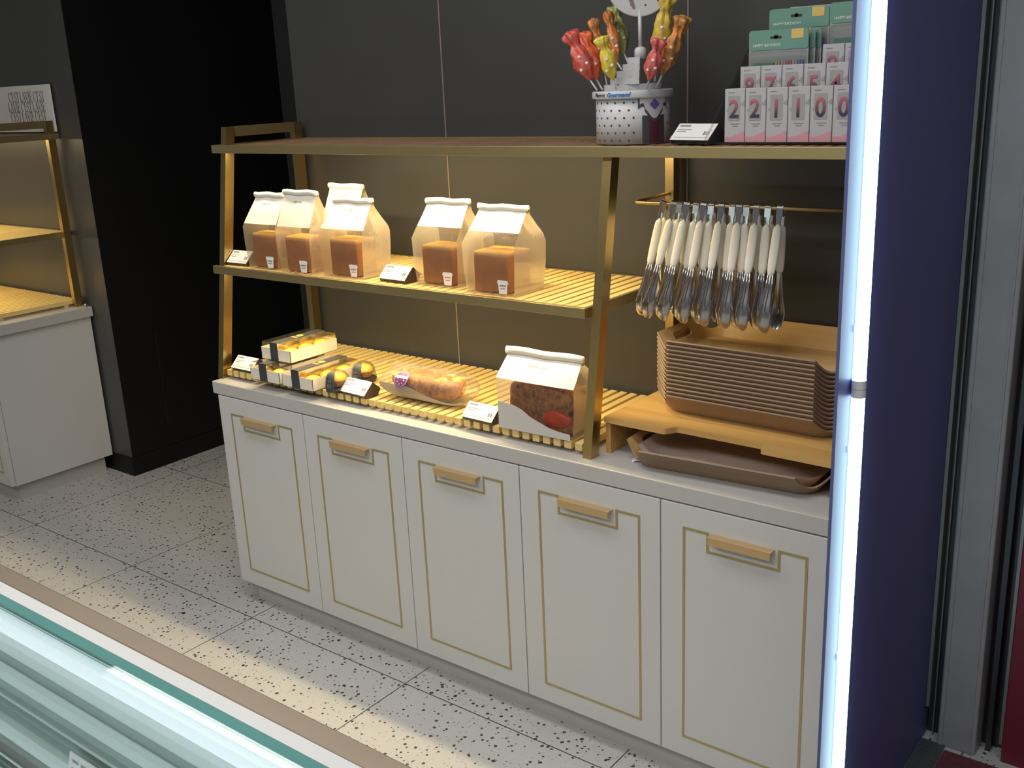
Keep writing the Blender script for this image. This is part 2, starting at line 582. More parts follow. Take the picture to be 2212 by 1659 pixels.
def rack(x_posts, xt, xm, zt, zm, left_bar, right_bar, label, zbase=HC, glow=1.0):
    x0 = x_posts[0]
    t = thing('display_rack', label, 'rack', (x0, 0.25, zbase))
    sh = (x0, 0.25, zbase)
    PW, PD = 0.024, 0.033
    for i, x in enumerate(x_posts):
        tall = (i == 0 and left_bar) or (i == len(x_posts) - 1 and right_bar)
        zt_ = zt + 0.052 if tall else zt - 0.024
        b = B()
        b.hexa([(x, yf(zbase), zbase), (x + PW, yf(zbase), zbase), (x + PW, yf(zbase) + PD, zbase), (x, yf(zbase) + PD, zbase),
                (x, yf(zt_), zt_), (x + PW, yf(zt_), zt_), (x + PW, yf(zt_) + PD, zt_), (x, yf(zt_) + PD, zt_)])
        obj('front_post', b, 'brass', t, shift=sh)
        b = B(); b.box(x, x + PW, 0.430, 0.462, zbase, zt_)
        obj('back_post', b, 'brass', t, shift=sh)
        if tall:
            b = B(); b.box(x, x + PW, yf(zt_) + PD, 0.430, zt_ - 0.030, zt_)
            obj('top_bar', b, 'brass_dull', t, shift=sh)
    # top shelf: flat frame, dark slats
    a, c = xt
    fr = B(); fr.box(a, c, 0.124, 0.138, zt - 0.024, zt, 0.001)
    fr.box(a, a + 0.012, 0.138, 0.45, zt - 0.024, zt); fr.box(a, c, 0.463, 0.475, zt - 0.024, zt)
    fr.box(c - 0.012, c, 0.138, 0.463, zt - 0.024, zt)
    s = obj('top_shelf', fr, 'brass_dull', t, shift=sh)
    b = B()
    xs = x_posts[0] + PW + 0.004 if left_bar else a + 0.014
    xe = x_posts[-1] - 0.004 if right_bar else c - 0.014
    slats(b, xs, xe, 0.139, 0.462, zt - 0.014, zt - 0.002, 0.0315, 0.0225)
    obj('slats', b, 'slat_dark', s, shift=sh, label='dark brown slats')
    a, c = xm
    fr = B(); fr.box(a, c, 0.068, 0.082, zm - 0.024, zm, 0.001)
    fr.box(c - 0.010, c, 0.082, 0.466, zm - 0.024, zm); fr.box(a, c, 0.466, 0.474, zm - 0.018, zm)
    s = obj('middle_shelf', fr, 'brass_dull', t, shift=sh)
    b = B()
    slats(b, x_posts[0] + PW + 0.003 if left_bar else a + 0.005, (x_posts[-1] - 0.020), 0.083, 0.465, zm - 0.014, zm - 0.001, 0.0315, 0.0225)
    obj('slats', b, 'slat', s, shift=sh, label='pale pine slats')
    # LED strips under both shelves, with the light they give
    for z, y, aa, cc, pw in ((zt - 0.024, 0.150, x_posts[0] + 0.05, x_posts[-1] - 0.03, 1), (zm - 0.024, 0.092, x_posts[0] + 0.05, x_posts[-1] - 0.03, 2)):
        b = B(); b.box(aa, cc, y, y + 0.010, z + 0.0045, z + 0.0085)
        obj('light_strip', b, 'warmstrip', t, shift=sh)
        area('shelf_strip_light', ((aa + cc) / 2, y + 0.005, z + 0.0035), (cc - aa, 0.012), STRIP[pw] * glow * (cc - aa), WARM, (0.14, 0, 0))
    return t


STRIP = {1: 6.4, 2: 4.8}
rk = rack((-0.032, 1.369), (-0.046, 2.060), (-0.036, 1.362), 1.488, 1.124, True, False,
          'brass rack with two slatted shelves full of bagged bread')
b = B(); b.sm = True
b.tube([(1.380, 0.430, 1.350), (1.374, 0.30, 1.3465), (1.3725, 0.284, 1.3455), (1.378, 0.279, 1.345), (1.40, 0.279, 1.345), (2.0635, 0.279, 1.345)], 0.0042, 10)
obj('tong_rail', b, 'brass', rk, shift=(-0.032, 0.25, HC), label='thin brass rail bent round from the back post')
rack((-2.9, -1.585), (-2.95, -1.553), (-2.92, -1.588), 1.510, 1.098, False, True,
     'brass rack with two empty slatted shelves at the left edge', HC + 0.004, 0.6)

for xa, xb, zb, lab in ((0.0, 1.360, HC, 'slatted pine board on the long countertop under the bread bags'), (-2.87, -1.592, HC + 0.004, 'empty slatted pine board on the left countertop')):
    t = thing('slatted_board', lab, 'board', (xa, 0.25, zb), 0)
    b = B(); slats(b, xa, xb, 0.046, 0.462, zb + 0.0105, zb + 0.0295, 0.0322, 0.0215)
    obj('slats', b, 'slat', t, shift=(xa, 0.25, zb))
    b = B(); b.box(xa + 0.004, xb - 0.004, 0.105, 0.125, zb, zb + 0.0105); b.box(xa + 0.004, xb - 0.004, 0.395, 0.415, zb, zb + 0.0105)
    obj('crossbar', b, 'slat', t, shift=(xa, 0.25, zb))
ZL = HC + 0.0297     # top of the lower slats
ZM = 1.1235          # top of the middle shelf
ZT = 1.4885          # top of the top shelf


# ------------------------------------------------------------------ bread in bags
def bumpy(bm, amp, freq, seed=0.0):
    bm.normal_update()
    off = Vector((seed * 3.1, seed * 1.7, seed * 5.3))
    mv = []
    for v in bm.verts:
        d = noise.noise((v.co + off) * freq) + 0.5 * noise.noise((v.co + off) * freq * 2.3)
        mv.append((v, v.normal * d * amp))
    for v, d in mv: v.co += d


def grid_box(x0, x1, y0, y1, z0, z1, cuts, bev):
    t = bmesh.new()
    bmesh.ops.create_cube(t, size=1)
    for v in t.verts:
        v.co = Vector((x0 + (v.co.x + .5) * (x1 - x0), y0 + (v.co.y + .5) * (y1 - y0), z0 + (v.co.z + .5) * (z1 - z0)))
    bmesh.ops.bevel(t, geom=t.edges[:], offset=bev, segments=3, affect='EDGES', profile=0.5)
    bmesh.ops.subdivide_edges(t, edges=[e for e in t.edges if e.calc_length() > bev * 2], cuts=cuts, use_grid_fill=True)
    for f in t.faces: f.smooth = True
    return t


def crust(name, side, top, dark, split=0.086, nscale=30):
    """brown sides, paler golden crust towards the top edge"""
    m, nt, p, out = _nt(name)
    v = obj_coord(nt)
    sp = N(nt, 'ShaderNodeSeparateXYZ'); nt.links.new(v, sp.inputs[0])
    f = noise_fac(nt, v, nscale, 4, 0.6)
    c = mix_col(nt, f, dark, side)
    t = N(nt, 'ShaderNodeMapRange')
    t.inputs['From Min'].default_value = split - 0.006; t.inputs['From Max'].default_value = split + 0.006
    nt.links.new(math_n(nt, 'ADD', sp.outputs[2], math_n(nt, 'MULTIPLY', f, 0.008)), t.inputs['Value'])
    nt.links.new(mix_col(nt, t.outputs[0], c, top), p.inputs['Base Color'])
    p.inputs['Roughness'].default_value = 0.65
    add_bump(nt, p, noise_fac(nt, v, 120, 3), 0.35, 0.002)
    return m


M['toast'] = crust('toast_crust', (0.46, 0.20, 0.075), (0.85, 0.50, 0.14), (0.34, 0.13, 0.045), 0.1005)
M['window'] = film('clear_bag_window', clear=0.86, haze_amt=0.03, wrinkle=1.0, wscale=40, gloss_rough=0.12)
M['gusset'] = film('milky_bag_side', tint=(0.97, 0.92, 0.80), clear=0.95, haze=(0.95, 0.88, 0.74), haze_amt=0.50, wrinkle=0.3)
M['label_white'] = mat('white_sticker_and_glint', (0.82, 0.80, 0.78), 0.5, var=0.02)
M['pink_ink'] = mat('pink_ink', (0.62, 0.20, 0.24), 0.6)


def strip_line(b, x0, x1, y, z, h=0.0011):
    b.box(x0, x1, y - 0.0003, y, z, z + h)


def bag(name, label, cat, loc, rz, w, d, hb, ht, wt, group, win=(0.004, 0.135), paper_side=False, skew=0.0, waist=None, sticker=True, roll_r=0.0085, printed=True):
    """paper bag with a clear front window: front at y = 0, depth +y, rolled top"""
    t = thing(name, label, cat, loc, rz, group)
    zs = [0.0, 0.004, 0.02, 0.045, 0.075, hb, hb + 0.020, hb + 0.045, hb + 0.07, ht - 0.006, ht]
    zs = sorted(set(z for z in zs if z <= ht)) + [win[1]]
    zs = sorted(set(zs))

    def sec(z):
        k = max(0.0, min(1.0, (z - hb) / (ht - hb)))
        bul = math.sin(min(1, z / hb) * PI * 0.5) * 0.008
        e = k * k * (3 - 2 * k)
        hw = (w / 2 + bul) * (1 - e) + wt / 2 * e
        y0 = (-bul * 0.4) * (1 - k) + (d / 2 - 0.004) * k
        kk = 0.35 * k + 0.65 * e
        y1 = (d + bul * 0.6) * (1 - kk) + (d / 2 + 0.004) * kk
        return hw, y0, y1, k
    NX = 8
    front, back, left, right = B(), B(), B(), B()
    winb = B()
    for q in (front, back, left, right, winb): q.sm = True

    def fp(z, u):
        hw, y0, y1, k = sec(z)
        wob = 0.0016 * noise.noise(Vector((u * 3 + loc[0] * 9, z * 30, 1.0)))
        return (u * hw + skew * k, y0 + wob - 0.003 * (1 - u * u) * (1 - k), z)
    for j in range(len(zs) - 1):
        za, zb = zs[j], zs[j + 1]
        for i in range(NX):
            ua, ub = -1 + 2 * i / NX, -1 + 2 * (i + 1) / NX
            inside = win[0] <= za and zb <= win[1] + 1e-6
            tgt = winb if inside else front
            tgt.quad(fp(za, ua), fp(za, ub), fp(zb, ub), fp(zb, ua))

            def bp(z, u):
                hw, y0, y1, k = sec(z)
                return (u * hw + skew * k, y1 + 0.003 * (1 - u * u) * (1 - k), z)
            back.quad(bp(za, ub), bp(za, ua), bp(zb, ua), bp(zb, ub))
        for sgn, tg in ((-1, left), (1, right)):
            def gp(z, f):
                hw, y0, y1, k = sec(z)
                inn = 0.030 * k * math.sin(f * PI) + 0.002 * math.sin(f * PI)
                return (sgn * (hw - inn) + skew * k, y0 + (y1 - y0) * f, z)
            for i in range(4):
                tg.quad(gp(za, i / 4), gp(za, (i + 1) / 4), gp(zb, (i + 1) / 4), gp(zb, i / 4))
    hw, y0, y1, k = sec(0)
    back.quad((-hw, y0, 0.0005), (hw, y0, 0.0005), (hw, y1, 0.0005), (-hw, y1, 0.0005))
    for q in (front, back, left, right, winb): bmesh.ops.remove_doubles(q.bm, verts=q.bm.verts[:], dist=1e-5)
    sidem = 'paper' if paper_side else 'gusset'
    back.add(left.bm); back.add(right.bm)
    obj('bag_body', back, sidem if not paper_side else 'gusset', t, label='milky translucent back and sides of the bag')
    obj('front_panel', front, 'paper', t, label='white paper front of the bag')
    obj('window', winb, 'window', t, label='clear crinkled window')
    # rolled top
    r = B(); r.sm = True
    prof = []
    for i in range(15):
        a = -PI / 2 + 2.3 * PI * i / 14
        q = roll_r * (1 - 0.02 * i)
        prof.append((q * math.cos(a), q * math.sin(a)))
    yc, zc = d / 2 - 0.004, ht + roll_r * 0.6
    nx = 9
    rows = []
    for i in range(nx):
        x = -wt / 2 - 0.004 + (wt + 0.008) * i / (nx - 1)
        sag = 0.0012 * math.sin(i * 1.3 + loc[0] * 20)
        rows.append([r.bm.verts.new((x + skew, yc + a * 0.8 + sag, zc + c * 1.15 + sag)) for a, c in prof])
    for a, c in zip(rows, rows[1:]):
        for k in range(len(prof) - 1): r._f([a[k], c[k], c[k + 1], a[k + 1]])
    for row in (rows[0], rows[-1]):
        c = r.bm.verts.new((row[0].co.x, yc, zc))
        for k in range(len(prof) - 1): r._f([c, row[k], row[k + 1]])
    obj('rolled_top', r, 'paper', t)
    if printed:
        # small grey print below the roll
        zt0 = ht - 0.022
        pr = B()
        for u0, u1 in ((-0.30, -0.06), (0.0, 0.20)):
            n = 5
            for i in range(n):
                a = u0 + (u1 - u0) * i / n
                p0, p1 = Vector(fp(zt0, a)), Vector(fp(zt0, a + (u1 - u0) / n * 0.72))
                q1, q0 = Vector(fp(zt0 + 0.0035 + 0.001 * (i % 2), a + (u1 - u0) / n * 0.72)), Vector(fp(zt0 + 0.0035, a))
                o_ = Vector((0, -0.0006, 0))
                pr.quad(p0 + o_, p1 + o_, q1 + o_, q0 + o_)
        obj('printed_line', pr, 'ink_grey', t)
    if sticker:
        sx, sz = w * 0.30, 0.006
        yy = -0.0058
        sb = B()
        sb.prism([(sx - 0.012, sz), (sx + 0.012, sz), (sx + 0.015, sz + 0.026), (sx - 0.015, sz + 0.026)], yy, yy + 0.0006)
        sb.prism([(sx - 0.018, sz + 0.026), (sx + 0.018, sz + 0.026), (sx + 0.015, sz + 0.034), (sx - 0.015, sz + 0.034)], yy, yy + 0.0006)
        so = obj('sticker', sb, 'label_white', t, label='cup-shaped white sticker')
        lb = B()
        strip_line(lb, sx - 0.010, sx + 0.010, yy - 0.0001, sz + 0.019, 0.0035); strip_line(lb, sx - 0.007, sx + 0.007, yy - 0.0001, sz + 0.012, 0.0025)
        obj('sticker_print', lb, 'ink_grey' if sticker == 1 else 'pink_ink', so)
    return t


def toast(label, loc, rz, w, d, h, seed):
    t = grid_box(-w / 2, w / 2, 0, d, 0, h, 3, 0.006)
    bumpy(t, 0.0012, 40, seed)
    o = obj('bread_loaf', t, 'toast', None, loc=loc)
    o.rotation_euler = (0, 0, rz)
    tag(o, label, 'bread', 'square toast loaves on the middle shelf')


GB = 'white windowed bread bags on the middle shelf'
BAGS = [  # x, y, width, depth, shoulder, top, top width, turn, skew, sticker, which
    (0.168, 0.104, 0.128, 0.095, 0.125, 0.212, 0.125, 0.03, 0.012, 1, 'leftmost on the middle shelf, next to the left post'),
    (0.330, 0.094, 0.126, 0.095, 0.120, 0.224, 0.136, 0.02, 0.0, 1, 'second from the left on the middle shelf'),
    (0.345, 0.262, 0.125, 0.095, 0.122, 0.226, 0.140, 0.02, 0.0, 0, 'standing behind two others so only its rolled top shows'),
    (0.512, 0.110, 0.160, 0.105, 0.122, 0.206, 0.150, 0.0, 0.010, 2, 'just left of the middle shelf price tag'),
    (0.850, 0.130, 0.140, 0.105, 0.124, 0.213, 0.140, 0.02, 0.012, 2, 'just right of the middle shelf price tag'),
    (1.052, 0.104, 0.152, 0.125, 0.124, 0.206, 0.152, 0.0, 0.006, 1, 'rightmost on the middle shelf, near the right post'),
]
for i, (x, y, w, d, hb, ht, wt, rz, sk, st, which) in enumerate(BAGS):
    bag('bread_bag', 'white bread bag, ' + which, 'bag', (x, y, ZM), rz, w, d, hb, ht, wt, GB, win=(0.0, 0.155 if i in (4, 5) else 0.135), skew=sk, sticker=st)
    toast('square toast loaf inside the bag ' + which, (x - 0.006, y + 0.012, ZM + 0.002), rz, min(0.112, w - 0.032), d - 0.03, 0.104, i)

# the large bag on the lower boards
M['paper_wave'] = mat('grey_white_paper_wave', (0.60, 0.57, 0.53), 0.6, var=0.06, bump=0.2, bscale=30)
t = bag('bread_bag', 'large white rolled-top bread bag on the lower boards by the right post', 'bag', (1.219, 0.052, ZL), 0.015, 0.218, 0.100, 0.130, 0.184, 0.222, None,
        win=(0.0, 0.130), sticker=0, roll_r=0.011, paper_side=True)
wv = B()
pts = [(-0.108, 0.002), (0.108, 0.002), (0.108, 0.018), (0.075, 0.020), (0.05, 0.024), (0.02, 0.034), (-0.01, 0.045), (-0.035, 0.060), (-0.06, 0.068), (-0.085, 0.070), (-0.108, 0.072)]
wv.prism(pts, -0.0105, -0.0098)
obj('paper_wave', wv, 'paper_wave', t, label='pale wave printed on the foot of the window')


def speckled(name, base, dark, spots):
    m, nt, p, out = _nt(name)
    v = obj_coord(nt)
    fa = math_n(nt, 'ADD', math_n(nt, 'MULTIPLY', noise_fac(nt, v, 30, 4, 0.65), 0.55), math_n(nt, 'MULTIPLY', noise_fac(nt, v, 110, 4, 0.65), 0.45))
    mr = N(nt, 'ShaderNodeMapRange'); mr.inputs['From Min'].default_value = 0.40; mr.inputs['From Max'].default_value = 0.60
    nt.links.new(fa, mr.inputs['Value'])
    c = mix_col(nt, mr.outputs[0], dark, base)
    for (sc, thr, col) in spots:
        vo = N(nt, 'ShaderNodeTexVoronoi'); vo.inputs['Scale'].default_value = sc
        nt.links.new(v, vo.inputs['Vector'])
        sep = N(nt, 'ShaderNodeSeparateColor'); nt.links.new(vo.outputs['Color'], sep.inputs[0])
        hit = math_n(nt, 'LESS_THAN', vo.outputs['Distance'], math_n(nt, 'MULTIPLY', math_n(nt, 'SUBTRACT', sep.outputs[0], thr), 1.6))
        c = mix_col(nt, hit, c, col)
    nt.links.new(c, p.inputs['Base Color'])
    p.inputs['Roughness'].default_value = 0.6
    add_bump(nt, p, noise_fac(nt, v, 70, 4), 0.5, 0.003)
    return m


M['fruitbread'] = speckled('fruit_bread_crust', (0.52, 0.23, 0.085), (0.15, 0.055, 0.025), [(34, 0.70, (0.05, 0.022, 0.018)), (22, 0.84, (0.50, 0.30, 0.12))])
t2 = grid_box(-0.096, 0.096, 0.002, 0.076, 0, 0.108, 7, 0.014)
for v in t2.verts:
    if v.co.z > 0.07: v.co.z += 0.014 * math.cos(v.co.x / 0.100 * PI / 2) + 0.004 * math.sin(v.co.x * 60)
bumpy(t2, 0.004, 28, 3)
for v in t2.verts: v.co.z = max(v.co.z, 0.0)
lo = obj('bread_loaf', t2, 'fruitbread', None, loc=(1.222, 0.062, ZL + 0.002))
tag(lo, 'dark brown domed fruit loaf inside the large bag on the lower boards', 'bread')
jp = bmesh.new(); bmesh.ops.create_icosphere(jp, subdivisions=3, radius=1.0)
for v in jp.verts:
    v.co = Vector((v.co.x * 0.042, v.co.y * 0.007, v.co.z * 0.022)) * (1 + 0.25 * noise.noise(v.co * 2.2))
for f in jp.faces: f.smooth = True
bmesh.ops.translate(jp, verts=jp.verts[:], vec=(0.052, 0.002, 0.040))
obj('jam_filling', jp, mat('red_jam', (0.62, 0.055, 0.002), 0.3, var=0.25, nscale=40), lo, label='orange red filling')

# long cube-topped loaf in a clear bag with a purple sticker
LX, LY = 0.793, 0.072
ang = 0.02
t = thing('bread_bag', 'clear film bag round a long loaf with a round purple sticker', 'bag', (LX, LY, ZL), ang)
M['clearfilm'] = film('clear_crinkled_film', clear=0.945, haze_amt=0.10, wrinkle=1.0, wscale=44, haze=(0.95, 0.9, 0.82), gloss_rough=0.14)
M['parchment'] = film('grey_printed_parchment', clear=0.95, haze=(0.46, 0.43, 0.40), haze_amt=0.88, wrinkle=0.8, wscale=50)


def pill(x, th, hx=0.152, ry=0.062, rz=0.046):
    k = abs(x) / hx
    s = (1 - k ** 5) ** 0.5 if k < 1 else 0.0
    s = 0.12 + 0.88 * s
    zz = 0.044 + math.sin(th) * rz * s
    return Vector((x, 0.062 + math.cos(th) * ry * (0.55 + 0.45 * s), max(0.0008, zz)))


fb = B(); fb.sm = True
xs = [-0.152 + 0.304 * i / 24 for i in range(25)]
rows = []
for x in xs:
    rows.append([fb.bm.verts.new(pill(x, 2 * PI * k / 28) + Vector((0, 1, 1)) * 0.002 * noise.noise(Vector((x * 40, k * 0.9, 2)))) for k in range(28)])
for a, c in zip(rows, rows[1:]):
    for k in range(28): fb._f([a[k], a[(k + 1) % 28], c[(k + 1) % 28], c[k]])
fb._f(rows[0]); fb._f(rows[-1][::-1])
obj('film', fb, 'clearfilm', t)
fin = B(); fin.sm = True
pr = None
seam = []
for i in range(15):
    x = -0.205 + 0.36 * i / 14
    z = 0.088 - 0.012 * abs(x / 0.2) ** 2 + (0.006 if i < 4 else 0)
    seam.append((Vector((x, 0.050 + 0.008 * math.sin(i), z)), Vector((x, 0.078 + 0.006 * math.sin(i * 1.7), z + 0.004))))
for (a, c), (e, f) in zip(seam, seam[1:]): fin.quad(a, e, f, c)
obj('film_fin', fin, 'clearfilm', t, label='flattened sealed edge of the film')
pc = B(); pc.sm = True
rows = []
for x in xs[1:-1]:
    top = 3.02 if x < -0.02 else 3.02 + (x + 0.02) * 6.0
    rows.append([pc.bm.verts.new(pill(x, a, 0.1535, 0.0635, 0.0472)) for a in [top + (4.75 - top) * q / 9 for q in range(10)]])
for a, c in zip(rows, rows[1:]):
    for k in range(9): pc._f([a[k], c[k], c[k + 1], a[k + 1]])
obj('parchment', pc, 'parchment', t, label='crumpled grey parchment round the lower half')


def disc_on(u0, v0, r0, r1, lift, n=28):
    bb = B()
    ring = lambda r: [pill(u0 + r * math.cos(2 * PI * k / n), v0 + r / 0.052 * math.sin(2 * PI * k / n), 0.1535 + lift, 0.0635 + lift, 0.0472 + lift) for k in range(n)]
    steps = [r0 + (r1 - r0) * q / 5 for q in range(6)]
    rr = [[bb.bm.verts.new(p) for p in ring(r)] for r in steps]
    for a, c in zip(rr, rr[1:]):
        for k in range(n): bb._f([a[k], a[(k + 1) % n], c[(k + 1) % n], c[k]])
    return bb


M['plum'] = mat('plum_sticker', (0.16, 0.045, 0.15), 0.35, var=0.15, nscale=30)
M['plum_light'] = mat('pale_plum_print', (0.62, 0.45, 0.60), 0.45)
st = obj('sticker', disc_on(-0.052, 2.62, 0.0005, 0.026, 0.0010), 'plum', t, label='round purple sticker')
pb = disc_on(-0.052, 2.62, 0.0225, 0.0240, 0.0014)
for k in range(7):
    a = 2 * PI * k / 7
    q = disc_on(-0.052 + 0.012 * math.cos(a), 2.62 + 0.012 / 0.052 * math.sin(a) + 0.10, 0.0002, 0.0026, 0.0014, 6)
    pb.add(q.bm)
obj('sticker_print', pb, 'plum_light', st, label='pale ring and dots printed on the sticker')
wb = B()
rr = []
for i in range(9):
    x = -0.052 - 0.024 + 0.048 * i / 8
    rr.append((wb.bm.verts.new(pill(x, 2.62 - 0.01, 0.155, 0.065, 0.0487)), wb.bm.verts.new(pill(x, 2.62 - 0.16, 0.155, 0.065, 0.0487))))
for (a, c), (e, f) in zip(rr, rr[1:]): wb._f([a, e, f, c])
obj('sticker_band', wb, 'label_white', st, label='white band across the sticker')
M['loaf'] = speckled('golden_loaf_crust', (0.58, 0.23, 0.05), (0.20, 0.062, 0.018), [(26, 0.72, (0.80, 0.48, 0.12))])
M['cube'] = mat('yellow_bread_cube', (0.88, 0.53, 0.10), 0.5, var=0.25, nscale=60)
M['cube2'] = mat('orange_bread_cube', (0.75, 0.34, 0.05), 0.5, var=0.3, nscale=60)
lb = bmesh.new(); bmesh.ops.create_uvsphere(lb, u_segments=40, v_segments=24, radius=1)
for v in lb.verts:
    p = v.co.copy()
    s = lambda q, e: math.copysign(abs(q) ** e, q)
    v.co = Vector((s(p.x, 0.6) * 0.120, 0.062 + s(p.y, 0.65) * 0.044, max(0.004, 0.042 + s(p.z, 0.6) * 0.032)))
for f in lb.faces: f.smooth = True
bumpy(lb, 0.0050, 42, 5)
for v in lb.verts: v.co.z = max(v.co.z, 0.003)
lf = obj('bread_loaf', lb, 'loaf', None, loc=(LX, LY, ZL + 0.002))
lf.rotation_euler = (0, 0, ang)
tag(lf, 'long golden loaf topped with yellow cubes inside the clear film bag', 'bread')
rnd = random.Random(3)
for i in range(26):
    x = -0.01 + 0.116 * rnd.random() if i > 6 else -0.10 + 0.05 * rnd.random()
    y = 0.032 + 0.06 * rnd.random()
    z = 0.0545 + 0.012 * math.cos((y - 0.062) / 0.05 * 1.3) - 0.004
    s_ = 0.0075 + 0.004 * rnd.random()
    q = B(); q.box(-s_, s_, -s_, s_, -s_, s_, 0.002)
    q.xf(Matrix.Translation((x, y, z)) @ Matrix.Rotation(rnd.random() * 3, 4, 'Z') @ Matrix.Rotation(rnd.random() * 0.7, 4, 'X'))
    obj('bread_cube', q, ('cube', 'cube2')[i % 2], lf)


# ------------------------------------------------------------------ tart boxes and single tarts
M['tart'] = mat('golden_tart_top', (0.90, 0.50, 0.05), 0.35, var=0.22, nscale=35, bump=0.5, bscale=50)
M['boxcard'] = mat('white_box_card', (0.80, 0.74, 0.62), 0.6, var=0.02)
M['lid'] = film('clear_box_lid', tint=(0.96, 0.97, 0.96), clear=0.90, haze_amt=0.03, wrinkle=0.05, gloss_rough=0.05)
M['sleeve'] = mat('slate_band', (0.045, 0.050, 0.058), 0.5, var=0.08)
M['gold_ink'] = mat('yellow_band_print', (0.72, 0.52, 0.09), 0.5)


def tart_bm(r=0.027, h=0.024):
    b_ = bmesh.new(); bmesh.ops.create_uvsphere(b_, u_segments=20, v_segments=10, radius=1)
    for v in b_.verts: v.co = Vector((v.co.x * r, v.co.y * r, max(0.0, v.co.z * h * (0.75 if v.co.z > 0 else 0.3) + h * 0.3)))
    for f in b_.faces: f.smooth = True
    bumpy(b_, 0.0016, 55, r * 100)
    return b_


WX, WY, WH, LH = 0.134, 0.190, 0.037, 0.054


def tart_box(label, loc, rz):
    t = thing('tart_box', label, 'box', loc, rz, 'boxes of yellow tarts on the lower boards')
    b = B()
    for (x0, x1, y0, y1, z0, z1) in ((0, WX, 0, WY, 0, 0.0012), (0, WX, 0, 0.0014, 0, WH), (0, WX, WY - 0.0014, WY, 0, WH), (0, 0.0014, 0, WY, 0, WH), (WX - 0.0014, WX, 0, WY, 0, WH)):
        b.box(x0, x1, y0, y1, z0, z1)
    obj('box_tray', b, 'boxcard', t, label='white card tray')
    b = B(); e = 0.003
    b.quad((e, e, LH), (WX - e, e, LH), (WX - e, WY - e, LH), (e, WY - e, LH))
    for q in (((e, e), (WX - e, e)), ((WX - e, e), (WX - e, WY - e)), ((WX - e, WY - e), (e, WY - e)), ((e, WY - e), (e, e))):
        b.quad((*q[0], 0.012), (*q[1], 0.012), (*q[1], LH), (*q[0], LH))
    obj('lid', b, 'lid', t, label='clear plastic lid')
    b = B(); xa, xb = 0.044, 0.078
    b.box(xa, xb, -0.0016, -0.0006, -0.0002, LH + 0.0016); b.box(xa, xb, WY + 0.0006, WY + 0.0016, 0, LH + 0.0016); b.box(xa, xb, -0.0016, WY + 0.0016, LH + 0.0006, LH + 0.0016)
    so = obj('sleeve', b, 'sleeve', t, label='slate grey paper band')
    b = B(); cx, cy = 0.061, 0.105
    b.lathe([(0.011, LH + 0.0016), (0.011, LH + 0.0020)], cx, cy, 18)
    for k in range(5): b.box(cx - 0.013 + k * 0.0055, cx - 0.010 + k * 0.0055, cy - 0.026, cy - 0.018, LH + 0.0016, LH + 0.0019)
    obj('sleeve_emblem', b, 'gold_ink', so, label='yellow round emblem and marks')
    return t


ZB = ZL + LH + 0.0022
boxes = [(tart_box('white tart box with slate band, lower left box under the stacked one', (0.162, 0.0145, ZL), 0.0), 'left'),
         (tart_box('white tart box with slate band, lower right box beside the single tarts', (0.309, 0.0145, ZL), 0.0), 'right'),
         (tart_box('white tart box with slate band, stacked on top of the two others', (0.170, 0.058, ZB), 0.0), 'top')]
tname = {'left': 'lower left tart box', 'right': 'lower right tart box', 'top': 'stacked upper tart box'}
proto = None
rows_ = ('front row', 'middle row', 'back row')
for bx, key in boxes:
    for iy in range(3):
        for ix in range(2):
            lab = 'golden yellow tart in the %s, %s, %s side' % (tname[key], rows_[iy], ('left', 'right')[ix])
            p = Vector(bx.location) + Vector((0.035 + ix * 0.064, 0.033 + iy * 0.062, 0.0125))
            if proto is None:
                proto = obj('tart', tart_bm(), 'tart')
                o = proto
                k_ = B(); k_.sm = True
                k_.lathe([(0.019, -0.0105), (0.0275, 0.006), (0.0290, 0.0075), (0.0265, 0.0065)], n=24, cap=False, mod=lambda a, z: 1 + 0.02 * math.cos(a * 16))
                obj('pastry_shell', k_, mat('brown_pastry', (0.50, 0.25, 0.08), 0.6), o)
            else: o = dup(proto)
            o.location = p
            tag(o, lab, 'tart', 'tarts inside the boxes')

